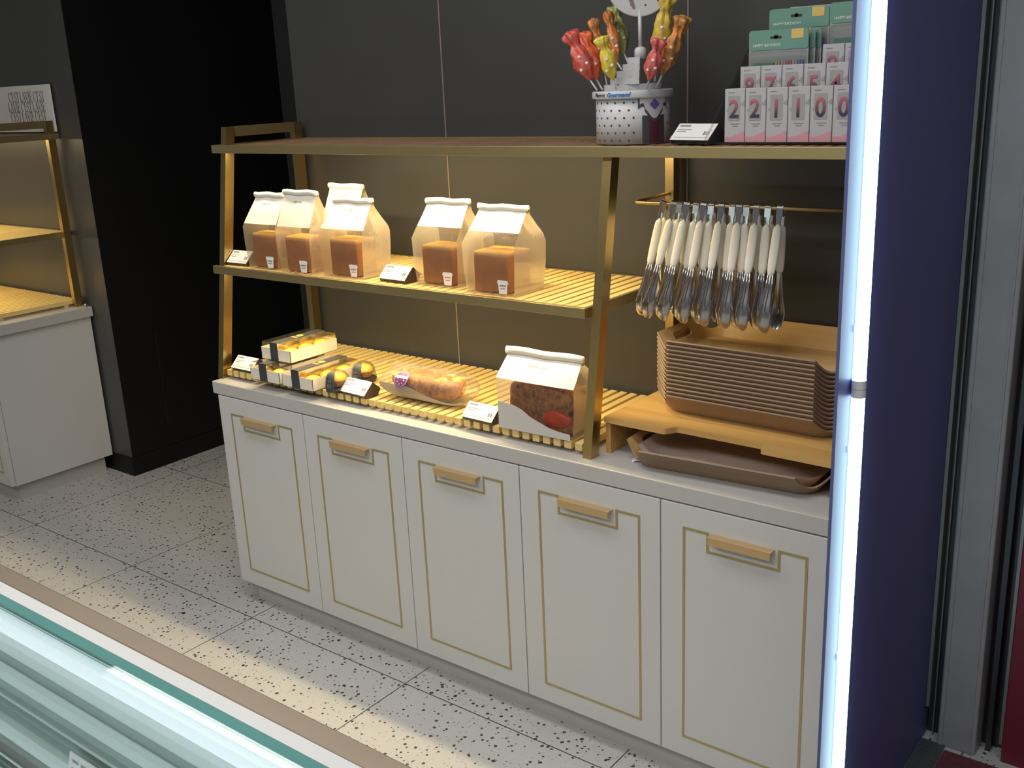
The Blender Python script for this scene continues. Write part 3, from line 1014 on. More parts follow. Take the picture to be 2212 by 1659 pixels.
for i, (x, y, lab) in enumerate(((0.497, 0.062, 'front one of two, left of the price tag'), (0.497, 0.168, 'rear one of two, behind the price tag'))):
    t = thing('tart_cup', 'clear domed cup with black band, ' + lab, 'cup', (x, y, ZL), 0.35 * i, 'single tart cups on the lower boards')
    b = B(); b.sm = True
    b.lathe([(0.026, 0.0), (0.034, 0.006), (0.038, 0.010), (0.0385, 0.0125)], n=28)
    obj('base', b, mat('dark_brown_tub', (0.05, 0.035, 0.03), 0.35), t, label='dark plastic tub')
    b = B(); b.sm = True
    b.lathe([(0.0375, 0.013), (0.0365, 0.03), (0.034, 0.044), (0.027, 0.055), (0.015, 0.061), (0.002, 0.0625)], n=28, cap=False)
    obj('dome', b, 'lid', t, label='clear dome')
    b = B(); b.sm = True
    prof = [(0.0372, 0.004), (0.0385, 0.013), (0.0375, 0.03), (0.035, 0.045), (0.028, 0.0562), (0.012, 0.0625)]
    band_a = -1.42 - 0.35 * i
    rr = [[b.bm.verts.new((r_ * math.cos(band_a + da), r_ * math.sin(band_a + da), z_)) for da in [(-0.46 + 0.92 * q / 6) * min(1.0, 0.036 / r_) for q in range(7)]] for r_, z_ in prof]
    for a, c in zip(rr, rr[1:]):
        for k in range(6): b._f([a[k], a[k + 1], c[k + 1], c[k]])
    bo = obj('band', b, 'sleeve', t, label='black paper band over the dome')
    b = B()
    for z_, h_ in ((0.018, 0.012), (0.034, 0.008)):
        r_ = 0.0392 if z_ < 0.03 else 0.0384
        for q in range(3):
            a0 = band_a - 0.20 + q * 0.14
            b.quad((r_ * math.cos(a0), r_ * math.sin(a0), z_), (r_ * math.cos(a0 + 0.07), r_ * math.sin(a0 + 0.07), z_), (r_ * math.cos(a0 + 0.07), r_ * math.sin(a0 + 0.07), z_ + h_), (r_ * math.cos(a0), r_ * math.sin(a0), z_ + h_))
    obj('band_print', b, 'ink_grey', bo)
    o = dup(proto); o.location = (x, y, ZL + 0.0285); o.scale = (1.10, 1.10, 1.05)
    tag(o, 'golden tart under a clear dome, ' + lab, 'tart', 'single tarts under domes')


# ------------------------------------------------------------------ price tags
def price_tag(label, loc, rz, holder='brownholder', w=0.104, clear=False):
    t = thing('price_tag', label, 'price tag', loc, rz, 'price tags')
    b = B()
    if clear:
        b.prism([(0.0, 0.0), (0.055, 0.0), (0.028, 0.034), (0.024, 0.036), (0.0, 0.010)], 0, w, 'x')
    else:
        b.prism([(0.004, 0.0), (0.050, 0.0), (0.062, 0.018), (0.034, 0.042), (0.0, 0.010)], 0, w, 'x')
    obj('holder', b, holder, t, label='dark wedge holder')
    # card lies on the sloping front: from (0, .010) up to the ridge
    a, c = (Vector((0, 0.0, 0.010)), Vector((0, 0.026, 0.0395))) if clear else (Vector((0, 0.0, 0.010)), Vector((0, 0.034, 0.042)))
    d = (c - a); n = Vector((0, -d.z, d.y)).normalized()
    a, c = a - d * 0.04, c - d * 0.02

    def at(u, v, k): return Vector((u * w, 0, 0)) + a + (c - a) * v + n * k
    cb = B()
    cb.hexa([at(0.0, 0, 0.0003), at(1.0, 0, 0.0003), at(1.0, 1, 0.0003), at(0.0, 1, 0.0003), at(0.0, 0, 0.0013), at(1.0, 0, 0.0013), at(1.0, 1, 0.0013), at(0.0, 1, 0.0013)])
    co = obj('card', cb, 'card', t, label='white printed card')
    tb = B()
    for u0, u1, v0, v1 in ((0.06, 0.34, 0.80, 0.90), (0.06, 0.42, 0.60, 0.64), (0.06, 0.30, 0.48, 0.52), (0.06, 0.95, 0.14, 0.16), (0.78, 0.84, 0.30, 0.52), (0.86, 0.92, 0.30, 0.52)):
        tb.quad(at(u0, v0, 0.0016), at(u1, v0, 0.0016), at(u1, v1, 0.0016), at(u0, v1, 0.0016))
    obj('card_print', tb, 'ink_grey', co, label='small grey print')
    return t


price_tag('white price tag in a dark holder at the left end of the middle shelf', (-0.004, 0.100, ZM), 0.06, w=0.088)
price_tag('white price tag in a dark holder between the bags on the middle shelf', (0.652, 0.112, ZM), -0.03, w=0.100)
price_tag('white price tag in a dark holder left of the tart boxes', (0.020, 0.050, ZL), 0.0, w=0.100)
price_tag('white price tag in a dark holder before the single tarts', (0.526, 0.044, ZL), -0.05, w=0.104)
price_tag('white price tag in a dark holder left of the large bread bag', (0.985, 0.044, ZL), -0.05, w=0.104)
t = price_tag('white price card in a black holder on the top shelf beside the candle stand', (1.517, 0.192, ZT), -0.22, 'dark', w=0.108)


# ------------------------------------------------------------------ tongs on the rail
def tong_proto():
    t = thing('serving_tong', 'x', 'tongs', (0, 0, 0), 0, 'tongs hanging on the brass rail')
    b = B(); b.sm = False
    path = [(0, -0.0090, -0.022)] + [(0, -0.0078 * math.cos(PI * k / 10), 0.0065 * math.sin(PI * k / 10) - 0.002) for k in range(11)] + [(0, 0.0090, -0.022)]
    b.ribbon(path, 0.0145, 0.0016)
    obj('spring_bow', b, 'steel', t)
    for sgn, open_ in ((-1, 0.034), (1, 0.026)):
        X = lambda z: 0.0090 + open_ * ((-z - 0.022) / 0.24) ** 1.15 if z < -0.022 else 0.009
        zs = [-0.020, -0.032, -0.06, -0.10, -0.145, -0.172, -0.194, -0.210, -0.226, -0.242, -0.258, -0.269, -0.277]
        ws = [0.0140, 0.0110, 0.013, 0.013, 0.013, 0.015, 0.020, 0.026, 0.031, 0.033, 0.031, 0.025, 0.013]
        cup = [0, 0, 0, 0, 0, 0, 0.001, 0.003, 0.004, 0.004, 0.001, -0.004, -0.010]
        b = B(); b.sm = True
        rows = []
        for z, w_, c in zip(zs, ws, cup):
            y = sgn * (X(z) + c)
            row = []
            for k in range(9):
                u = -1 + 2 * k / 8
                dish = sgn * (-0.006 * u * u * (w_ / 0.036) ** 2)
                edge = 1.0 + (0.10 * math.cos(z * 700) if z < -0.20 else 0)
                row.append((b.bm.verts.new((u * w_ / 2 * edge, y + dish + 0.0006, z)), b.bm.verts.new((u * w_ / 2 * edge, y + dish - 0.0006, z))))
            rows.append(row)
        for r0, r1 in zip(rows, rows[1:]):
            for k in range(8):
                b._f([r0[k][0], r0[k + 1][0], r1[k + 1][0], r1[k][0]])
                b._f([r0[k][1], r1[k][1], r1[k + 1][1], r0[k + 1][1]])
            b._f([r0[0][0], r1[0][0], r1[0][1], r0[0][1]]); b._f([r0[8][0], r0[8][1], r1[8][1], r1[8][0]])
        for u in (-0.0048, 0.0, 0.0048):
            b.tube([(u * (1 + q * 0.5), sgn * (X(z) + 0.0016 + cq), z) for q, (z, cq) in enumerate(((-0.135, 0), (-0.17, 0), (-0.20, 0.002), (-0.225, 0.004), (-0.243, 0.001)))], 0.0013, 6)
        ao = obj('arm', b, 'steel', t)
        g = B(); g.sm = True
        rings = []
        for i in range(15):
            s_ = i / 14
            z = -0.036 - 0.116 * s_
            k = max(0.0, 1 - abs(2 * s_ - 1) ** 9) ** 0.5
            k = max(k, 0.05)
            w_ = (0.0094 + 0.0016 * math.sin(s_ * PI)) * k
            th = 0.0050 * k
            y = sgn * (X(z) + 0.0008)
            rings.append([g.bm.verts.new((w_ * math.cos(2 * PI * q / 16), y + th * math.sin(2 * PI * q / 16), z)) for q in range(16)])
        for a, c in zip(rings, rings[1:]):
            for q in range(16): g._f([a[q], a[(q + 1) % 16], c[(q + 1) % 16], c[q]])
        g._f(rings[0]); g._f(rings[-1][::-1])
        obj('grip', g, 'grip', ao, label='ivory plastic grip')
    return t


ORD = ['first', 'second', 'third', 'fourth', 'fifth', 'sixth', 'seventh', 'eighth', 'ninth', 'tenth', 'eleventh', 'twelfth', 'thirteenth', 'fourteenth']
loops = (650, 740, 790, 850, 925, 985, 1045, 1125, 1210, 1265, 1320, 1395, 1480, 1570)
tp = tong_proto()
rnd = random.Random(11)
for i, lx in enumerate(loops):
    x = 1.453 + (lx - 650) / 920 * 0.292
    o = tp if i == 0 else dup(tp)
    o.location = (x, 0.279, 1.3475)
    lean = (0.20, 0.18, 0.16, 0.145, 0.125, 0.105, 0.085, 0.07, 0.055, 0.04, 0.035, 0.03, 0.035, 0.04)[i]
    o.rotation_euler = ((0.055, -0.055)[i % 2] + (rnd.random() - 0.5) * 0.01, lean, (rnd.random() - 0.5) * 0.06)
    o['label'] = 'steel tong with ivory grips, %s from the left on the brass rail' % ORD[i] if i else 'steel tong with ivory grips, leftmost on the brass rail, leaning left'
    if i == 13: o['label'] = 'steel tong with ivory grips, rightmost on the brass rail'


# ------------------------------------------------------------------ tray stand and plywood trays
st = thing('tray_stand', 'honey bamboo stand with notched front edge under the tray stack', 'stand', (1.395, 0.09, HC), -0.025)
W_, D_, H_ = 0.575, 0.36, 0.092
b = B()
nt_ = [(0, 0), (0.165, 0)]
nt_ += [(0.165 + 0.022 * q / 5, 0.028 * (q / 5) ** 2 * (3 - 2 * q / 5)) for q in range(1, 6)]
nt_ += [(0.402, 0.028), (0.404, 0.004), (0.410, 0.0), (W_, 0), (W_, D_), (0, D_)]
b.prism(nt_, H_ - 0.014, H_, 'z')
obj('stand_top', b, 'bamboo', st)
for x in (0.0, W_ - 0.014):
    b = B(); b.box(x, x + 0.014, 0.006, D_ - 0.006, 0.0, H_ - 0.014, 0.0015)
    obj('leg', b, 'bamboo', st)


def tray_mesh():
    hx, hy, r = 0.205, 0.112, 0.038
    HX, HY, RR = 0.2425, 0.152, 0.062
    n_arc, n_sx, n_sy = 10, 16, 10
    inner, outer, hs = [], [], []

    def seg(cx, cy, a, rr): return [(cx + rr * math.cos(a + PI / 2 * q / n_arc), cy + rr * math.sin(a + PI / 2 * q / n_arc)) for q in range(n_arc + 1)]
    for qx, qy, a in ((1, 1, 0), (-1, 1, PI / 2), (-1, -1, PI), (1, -1, 1.5 * PI)):
        ia = seg(qx * (hx - r), qy * (hy - r), a, r); oa = seg(qx * (HX - RR), qy * (HY - RR), a, RR)
        inner += ia; outer += oa
        hs += [0.050 - 0.030 * max(0.0, 1 - abs(2 * q / n_arc - 1) ** 2.2) for q in range(n_arc + 1)]
        nxt = {(1, 1): (-1, 1), (-1, 1): (-1, -1), (-1, -1): (1, -1), (1, -1): (1, 1)}[(qx, qy)]
        ns = n_sx if qx != nxt[0] else n_sy
        ib = seg(nxt[0] * (hx - r), nxt[1] * (hy - r), a + PI / 2, r)[0]; ob = seg(nxt[0] * (HX - RR), nxt[1] * (HY - RR), a + PI / 2, RR)[0]
        for q in range(1, ns):
            inner.append((ia[-1][0] + (ib[0] - ia[-1][0]) * q / ns, ia[-1][1] + (ib[1] - ia[-1][1]) * q / ns))
            outer.append((oa[-1][0] + (ob[0] - oa[-1][0]) * q / ns, oa[-1][1] + (ob[1] - oa[-1][1]) * q / ns))
            hs.append(0.050)
    b = B(); b.sm = True
    n = len(inner)
    levels = []
    levels.append([b.bm.verts.new((x * 0.97, y * 0.95, 0)) for x, y in inner])
    for f in (0.0, 0.06, 0.16, 0.4, 0.7, 1.0):
        ring = []
        for (ix, iy), (ox, oy), h in zip(inner, outer, hs):
            g = f * h / 0.050
            z = 0.05 * (g - 0.02 * min(1, g / 0.1)) if g > 0.02 else 0.0
            ring.append(b.bm.verts.new((ix + (ox - ix) * g, iy + (oy - iy) * g, max(0, z))))
        levels.append(ring)
    b._f(levels[0])
    for A_, C_ in zip(levels, levels[1:]):
        for k in range(n): b._f([A_[k], A_[(k + 1) % n], C_[(k + 1) % n], C_[k]])
    return b


def make_tray(name):
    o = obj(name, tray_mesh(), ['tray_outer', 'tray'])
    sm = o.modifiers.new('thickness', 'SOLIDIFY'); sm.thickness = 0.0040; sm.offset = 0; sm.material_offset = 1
    cut = B()
    for sx in (-1, 1):
        q = B(); q.prism(rrect(0.040, 0.0085, 0.008, 5), -0.05, 0.05, 'x'); q.xf(Matrix.Translation((sx * 0.226, 0, 0.0285)))
        cut.add(q.bm)
    co = obj('cutter', cut, 'tray')
    bo = o.modifiers.new('hand_holes', 'BOOLEAN'); bo.operation = 'DIFFERENCE'; bo.object = co; bo.solver = 'EXACT'
    baked(o)
    bpy.data.objects.remove(co)
    for p in o.data.polygons: p.use_smooth = False
    return o


NT = 14
first = make_tray('serving_tray')
rnd = random.Random(5)
P_ = 0.0102
for i in range(NT):
    o = first if i == 0 else dup(first)
    o.location = (1.703 + (rnd.random() - 0.5) * 0.0008, 0.318 + (rnd.random() - 0.5) * 0.0008, HC + H_ + 0.0024 + i * P_)
    o.rotation_euler = (0, 0, -0.02 + (rnd.random() - 0.5) * 0.003)
    k = NT - i
    lab = 'plywood serving tray with slotted ends, ' + ('topmost of the stack' if k == 1 else 'bottom one of the stack on the bamboo stand' if i == 0 else
                                                        '%s from the top of the stack' % ORD[k - 1] if k <= 7 else '%s from the bottom of the stack' % ORD[i])
    tag(o, lab, 'tray', 'plywood trays stacked on the stand')
low = dup(first)
low.location = (1.700, 0.188, HC + 0.0024)
low.rotation_euler = (0, 0, 0.075)
tag(low, 'single plywood tray lined with paper under the bamboo stand', 'tray', 'plywood trays')
b = B(); b.sm = True
nx, ny = 24, 14
rows = []
for i in range(nx + 1):
    row = []
    for j in range(ny + 1):
        x, y = -0.218 + 0.436 * i / nx, -0.128 + 0.258 * j / ny
        qx, qy = abs(x) - 0.155, abs(y) - 0.062
        sd = math.hypot(max(qx, 0), max(qy, 0)) + min(max(qx, qy), 0) - 0.050
        if sd > 0.016:
            sc = (0.066 if qx > 0 and qy > 0 else 1.0)
            if qx > 0 and qy > 0:
                hh = math.hypot(qx, qy)
                x, y = math.copysign(0.155 + qx / hh * 0.066, x), math.copysign(0.062 + qy / hh * 0.066, y)
            else:
                x, y = math.copysign(min(abs(x), 0.221), x), math.copysign(min(abs(y), 0.128), y)
            sd = 0.016
        z = 0.0042 + max(0.0, sd + 0.010) * 1.30 + 0.0008 * noise.noise(Vector((x * 20, y * 20, 0)))
        row.append(b.bm.verts.new((x, y, z + 0.001)))
    rows.append(row)
for a, c in zip(rows, rows[1:]):
    for k in range(ny): b._f([a[k], c[k], c[k + 1], a[k + 1]])
pl = obj('tray_liner', b, mat('brownish_white_paper', (0.62, 0.52, 0.45), 0.75, var=0.04, bump=0.2, bscale=30), loc=low.location)
pl.rotation_euler = low.rotation_euler
tag(pl, 'thin paper liner lying in the single tray under the stand', 'paper liner')
b = B(); b.sm = True
rows = []
for i in range(7):
    rows.append([b.bm.verts.new((-0.012 + 0.05 * i / 6, -0.010 + 0.035 * j / 4 + 0.004 * i / 6, 0.0006 + 0.005 * max(0, math.sin(i * 0.9 + j)) * (1 - i / 6))) for j in range(5)])
for a, c in zip(rows, rows[1:]):
    for k in range(4): b._f([a[k], c[k], c[k + 1], a[k + 1]])
pp = obj('paper_scrap', b, 'label_white', loc=(1.492, 0.082, HC))
pp.rotation_euler = (0, 0, 0.4)
tag(pp, 'creased white paper corner sticking out under the single tray', 'paper')


# ------------------------------------------------------------------ lollipop stand on the top shelf
LC = Vector((1.385, 0.252, ZT))
t = thing('lollipop_stand', 'white spotted round lollipop stand with stepped top and round sign', 'stand', LC)
M['standwhite'] = mat('white_stand_plastic', (0.56, 0.56, 0.57), 0.35, var=0.01)
M['spot'] = mat('charcoal_spot', (0.06, 0.06, 0.065), 0.5)
M['blue_ink'] = mat('blue_ink', (0.03, 0.17, 0.52), 0.5)
M['violet'] = mat('violet_emblem', (0.13, 0.10, 0.42), 0.5)
M['maroon'] = mat('maroon_stripe', (0.11, 0.014, 0.03), 0.5)
R0 = 0.0850
b = B(); b.sm = True; b.lathe([(R0, 0), (R0, 0.100)], n=64)
drum = obj('drum', b, 'standwhite', t)
b = B(); b.sm = True; b.lathe([(R0, 0.099), (0.0925, 0.101), (0.0932, 0.103), (0.0932, 0.115), (0.0915, 0.1172), (0.03, 0.1175)], n=64)
col = obj('collar', b, 'standwhite', t)


def on_cyl(bb, a, z, pts, R, lift=0.0003):
    bb._f([bb.bm.verts.new(((R + lift) * math.cos(a + x / R), (R + lift) * math.sin(a + x / R), z + y)) for x, y in pts])


b = B()
k = 0
for zr in range(6):
    z = 0.009 + zr * 0.0165
    for q in range(25):
        a = -PI + 2 * PI * (q + 0.5 * (zr % 2)) / 25
        if -0.88 < a < 0.02 or not (-3.1 < a < 0.7): continue
        on_cyl(b, a, z, [(0.0027 * math.cos(c * PI / 4), 0.0027 * math.sin(c * PI / 4)) for c in range(8)], R0)
obj('dot_pattern', b, 'spot', drum, label='small charcoal dots')
# emblem field on the right of the drum
EA = -0.42
b = B()
n = 16
for a0, a1, m_ in ((-0.36, 0.36, 0),):
    for q in range(n):
        x0, x1 = (a0 + (a1 - a0) * q / n) * R0, (a0 + (a1 - a0) * (q + 1) / n) * R0
        on_cyl(b, EA, 0.0, [(x0, 0.001), (x1, 0.001), (x1, 0.062), (x0, 0.062)], R0, 0.0004)
obj('striped_field', b, 'spot', drum, label='dark field')
b = B()
for q in range(5):
    x0 = (-0.16 + 0.066 * q) * R0
    on_cyl(b, EA, 0.0, [(x0, 0.001), (x0 + 0.0045, 0.001), (x0 + 0.0045, 0.058), (x0, 0.058)], R0, 0.0007)
obj('stripes', b, 'maroon', drum, label='maroon stripes')
b = B()
wv = lambda x: 0.066 - 0.012 * math.cos(x / 0.030 * PI) + (0.010 if abs(x) > 0.024 else 0)
for m_, lift, dz in ((0, 0.0010, -0.006),):
    for q in range(24):
        x0, x1 = -0.040 + 0.080 * q / 24, -0.040 + 0.080 * (q + 1) / 24
        on_cyl(b, EA, 0.0, [(x0, wv(x0) + dz), (x1, wv(x1) + dz), (x1, 0.099), (x0, 0.099)], R0, lift)
obj('badge_border', b, 'spot', drum, label='dark scalloped border of the badge')
b = B()
for q in range(24):
    x0, x1 = -0.036 + 0.072 * q / 24, -0.036 + 0.072 * (q + 1) / 24
    on_cyl(b, EA, 0.0, [(x0, wv(x0) + 0.001), (x1, wv(x1) + 0.001), (x1, 0.0995), (x0, 0.0995)], R0, 0.0014)
obj('badge', b, 'standwhite', drum)
b = B()
on_cyl(b, EA, 0.086, [(0.011 * (1 + 0.18 * math.cos(c * PI / 2)) * math.cos(c * PI / 8), 0.010 * (1 + 0.18 * math.cos(c * PI / 2)) * math.sin(c * PI / 8)) for c in range(16)], R0, 0.0019)
obj('badge_emblem', b, 'violet', drum, label='violet emblem')


def cyl_text(body, size, m, parent, a0, z, R, shear=0.0, bold=0.0, squeeze=1.0):
    o = text(body, size, m, parent, (0, 0, 0), (0, 0, 0), 'lettering', shear=shear, bold=bold)
    wmax = 0
    for v in o.data.vertices:
        x, y, zz = v.co
        wmax = max(wmax, x)
        a = a0 + x * squeeze / R
        v.co = ((R + zz + 0.0006) * math.cos(a), (R + zz + 0.0006) * math.sin(a), z + y)
    return wmax * squeeze


w1 = cyl_text('Pierrot', 0.0125, 'ink', col, -2.14, 0.1052, 0.0932, 0.1, 0.0001)
cyl_text('Gourmand', 0.0128, 'blue_ink', col, -2.14 + (w1 + 0.005) / 0.0932, 0.1050, 0.0932, 0.3, 0.0004)
# steps, cap, rod and sign
q0 = Vector((0.018, 0.006, 0))
A0, A1 = math.radians(-239), math.radians(-62)
b = B(); b.lathe([(0.066, 0.1172), (0.066, 0.131)], q0.x * 0, q0.y * 0, 48)
obj('step', b, 'standwhite', t)
for i, r_ in enumerate((0.070, 0.055, 0.041, 0.030)):
    b = B(); b.lathe([(r_, 0.131 + i * 0.0145), (r_, 0.131 + (i + 1) * 0.0145)], q0.x, q0.y, 28, A0, A1)
    obj('step', b, 'standwhite', t)
b = B(); b.sm = True
b.lathe([(0.0135, 0.185), (0.0135, 0.205), (0.010, 0.210), (0.004, 0.2115)], q0.x, q0.y, 24)
obj('cap', b, 'standwhite', t)
b = B(); b.sm = True; b.tube([(q0.x, q0.y, 0.209), (q0.x - 0.001, q0.y, 0.29)], 0.0043, 12)
obj('rod', b, 'standwhite', t)
b = B()
for i, (r_, z_) in enumerate(((0.0835, 0.1176), (0.076, 0.1312), (0.0625, 0.1457), (0.048, 0.1602), (0.0355, 0.1747))):
    ox, oy = (0, 0) if i == 0 else (q0.x, q0.y)
    if i == 0: r_ = 0.0835
    for k in range(3 + (5 - i)):
        a = A0 + (A1 - A0) * (k + 0.7) / (3.4 + (5 - i))
        rr_ = r_ if i == 0 else r_
        b.lathe([(0.0036, z_), (0.0036, z_ + 0.0004)], ox + rr_ * math.cos(a), oy + rr_ * math.sin(a), 10)
obj('hole_pattern', b, 'spot', t, label='dark stick holes')
SA = math.radians(-59)
sgx = Matrix.Translation((q0.x, q0.y, 0.352)) @ Matrix.Rotation(SA + PI / 2, 4, 'Z') @ Matrix.Rotation(PI / 2, 4, 'X')
b = B(); b.lathe([(0.074, -0.003), (0.076, -0.002), (0.076, 0.002), (0.074, 0.003)], n=56); b.xf(sgx)
sg = obj('sign_disc', b, 'standwhite', t, label='round white sign')
b = B()
for x, y in ((-0.050, -0.030), (-0.058, 0.004), (-0.020, -0.050), (0.012, -0.052), (0.040, -0.044), (0.056, -0.020), (-0.035, 0.02), (0.03, -0.015)):
    b.lathe([(0.0022, 0.003), (0.0022, 0.0034)], x, y, 10)
b.xf(sgx)
obj('dot_pattern', b, 'spot', sg)
b = B()
b.prism([(-0.044, 0.01), (-0.030, 0.012), (-0.018, -0.030), (-0.010, -0.058), (-0.016, -0.060), (-0.028, -0.034)], 0.003, 0.0036, 'z'); b.xf(sgx)
obj('sign_mark', b, mat('brown_grey_mark', (0.20, 0.16, 0.14), 0.5), sg, label='slanting brown grey mark')


def lolly(label, base, low_, tip, colr, col2, fat=1.0):
    base, low_, tip = Vector(base) + Vector((0, 0, 0.0028)), Vector(low_), Vector(tip)
    t = thing('lollipop', label, 'lollipop', base, 0, 'wrapped lollipops in the white stand')
    b = B(); b.sm = True
    ax = (tip - low_).normalized()
    b.tube([base, base + (low_ - base) * 0.5, low_, low_ + ax * 0.03], 0.0022, 8)
    obj('stick', b, 'standwhite', t, shift=base)
    L = (tip - low_).length
    prof = [(0.0035, 0), (0.005, 0.04), (0.0085, 0.10), (0.0135, 0.17), (0.0160, 0.25), (0.0172, 0.34), (0.0172, 0.43), (0.0165, 0.52), (0.0145, 0.60), (0.0115, 0.67), (0.0095, 0.72), (0.0105, 0.77), (0.0130, 0.83), (0.0150, 0.89), (0.0150, 0.94), (0.0125, 0.98), (0.006, 1.0)]
    b = B(); b.sm = True
    sd = base.x * 50
    b.lathe([(r_ * fat, z_ * L) for r_, z_ in prof], n=40, mod=lambda a, z: 1 + (0.26 + 0.9 * max(0, z / L - 0.6)) * noise.noise(Vector((math.cos(a) * 2.4, math.sin(a) * 2.4, z * 70 + sd))) + 0.13 * math.cos(a * 6 + z * 90 + sd) * (0.5 if z < 0.6 * L else 1.2))
    bumpy(b.bm, 0.0016, 130, sd)
    mt = ax.to_track_quat('Z', 'Y').to_matrix().to_4x4()
    b.xf(Matrix.Translation(low_ - base) @ mt)
    key = 'wrap_%s' % label.split()[0]
    m, nt, p, out = _nt('foil_wrapper')
    v = obj_coord(nt)
    f = noise_fac(nt, v, 55, 3)
    cr = N(nt, 'ShaderNodeValToRGB'); cr.color_ramp.elements[0].position = 0.42; cr.color_ramp.elements[1].position = 0.58
    cr.color_ramp.elements[0].color = (*colr, 1); cr.color_ramp.elements[1].color = (*col2, 1)
    nt.links.new(f, cr.inputs[0]); nt.links.new(cr.outputs[0], p.inputs['Base Color'])
    p.inputs['Roughness'].default_value = 0.25
    add_bump(nt, p, noise_fac(nt, v, 140, 3), 0.6, 0.003)
    wo = obj('wrapper', b, m, t)
    b = B()
    view = Vector((0.5, -0.85, 0.1)).normalized()
    side = ax.cross(view).normalized()
    for s_, u in ((0.22, -0.5), (0.30, 0.45), (0.46, -0.1)):
        rr_ = 0.0172 * fat
        c = low_ - base + ax * (s_ * L) + side * (u * rr_ * 0.9) + view * (rr_ * math.sqrt(1 - (u * 0.9) ** 2) * 0.96)
        q = bmesh.new(); bmesh.ops.create_icosphere(q, subdivisions=1, radius=0.0042)
        bmesh.ops.translate(q, verts=q.verts[:], vec=c)
        b.add(q)
    obj('dot_pattern', b, 'label_white', wo)
    return t


RED, ORG, YEL, GRN, BRN, PNK = (0.62, 0.07, 0.035), (0.70, 0.20, 0.03), (0.72, 0.52, 0.05), (0.22, 0.27, 0.08), (0.30, 0.14, 0.05), (0.60, 0.14, 0.12)
LOL = [('red wrapped lollipop, leftmost in the white stand', (1.328, 0.19, 1.6062), (1.306, 0.195, 1.632), (1.262, 0.180, 1.741), RED, PNK, 1.2),
       ('orange red wrapped lollipop, second from the left in the stand', (1.333, 0.205, 1.6062), (1.3045, 0.225, 1.632), (1.246, 0.264, 1.738), (0.72, 0.15, 0.04), RED, 1.15),
       ('dull orange lollipop with twisted tail, behind the red ones', (1.306, 0.270, 1.6062), (1.296, 0.275, 1.640), (1.247, 0.303, 1.771), ORG, BRN, 0.85),
       ('yellow wrapped lollipop on the left of the stand', (1.393, 0.168, 1.6062), (1.387, 0.165, 1.630), (1.368, 0.150, 1.724), YEL, (0.72, 0.62, 0.08), 0.95),
       ('orange brown tall lollipop behind the yellow one', (1.353, 0.258, 1.6490), (1.338, 0.262, 1.668), (1.297, 0.290, 1.783), ORG, BRN, 0.8),
       ('olive green tall lollipop left of the sign', (1.368, 0.262, 1.6635), (1.330, 0.306, 1.688), (1.280, 0.342, 1.795), GRN, (0.34, 0.36, 0.12), 1.1),
       ('pink red lollipop on the right, lowest beside the rod', (1.452, 0.201, 1.6062), (1.478, 0.168, 1.626), (1.506, 0.165, 1.711), (0.62, 0.10, 0.10), PNK, 0.95),
       ('yellow lollipop on the right, in front of the sign edge', (1.438, 0.262, 1.6200), (1.448, 0.258, 1.675), (1.480, 0.250, 1.805), YEL, (0.62, 0.42, 0.10), 1.15),
       ('orange lollipop leaning right, with brown tail', (1.464, 0.223, 1.6062), (1.492, 0.200, 1.636), (1.539, 0.210, 1.754), (0.66, 0.24, 0.04), BRN, 1.0),
       ('brown and yellow lollipop, rightmost at the back', (1.436, 0.288, 1.6200), (1.446, 0.300, 1.655), (1.484, 0.325, 1.762), BRN, YEL, 0.85),
       ('pale pink lollipop behind the yellow one by the sign', (1.415, 0.300, 1.6200), (1.423, 0.304, 1.690), (1.424, 0.340, 1.815), PNK, (0.66, 0.36, 0.30), 0.9)]
for a in LOL: lolly(*a)


# ------------------------------------------------------------------ candle boxes and packs on a clear riser
M['acrylic'] = film('clear_acrylic', tint=(0.95, 0.96, 0.96), clear=0.88, haze_amt=0.03, wrinkle=0.0, gloss_rough=0.03)
t = thing('acrylic_riser', 'clear stepped acrylic riser under the candle boxes on the top shelf', 'display riser', (1.61, 0.18, ZT))
steps = [(0.190, 0.0035), (0.240, 0.047), (0.290, 0.084), (0.338, 0.127), (0.386, 0.165)]
for i, (y, z) in enumerate(steps):
    y1 = steps[i + 1][0] if i < 4 else 0.440
    b = B(); b.box(1.622, 2.030, y, y1, ZT + z - 0.003, ZT + z)
    if i: b.box(1.622, 2.030, y, y + 0.003, ZT + steps[i - 1][1], ZT + z - 0.003)
    obj('step', b, 'acrylic', t, shift=(1.61, 0.18, ZT))
b = B(); b.prism([(0.165, ZT), (0.44, ZT), (0.44, ZT + 0.23), (0.40, ZT + 0.23), (0.165, ZT + 0.014)], 1.616, 1.6195, 'x')
obj('side_panel', b, 'acrylic', t, shift=(1.61, 0.18, ZT))
b = B(); b.prism([(0.185, ZT + 0.03), (0.213, ZT + 0.04), (0.20, ZT + 0.012)], 1.6197, 1.6201, 'x')
obj('white_sticker_and_glint', b, 'label_white', t, shift=(1.61, 0.18, ZT), label='small reflection drawn as a white triangle')  # white triangle stands in for a small reflection on the acrylic

M['boxwhite'] = mat('white_candle_box', (0.47, 0.46, 0.475), 0.5, var=0.02)
M['pinkband'] = mat('rose_box_band', (0.60, 0.30, 0.34), 0.5, var=0.04)
M['recess'] = mat('grey_window_backing', (0.34, 0.33, 0.33), 0.5)


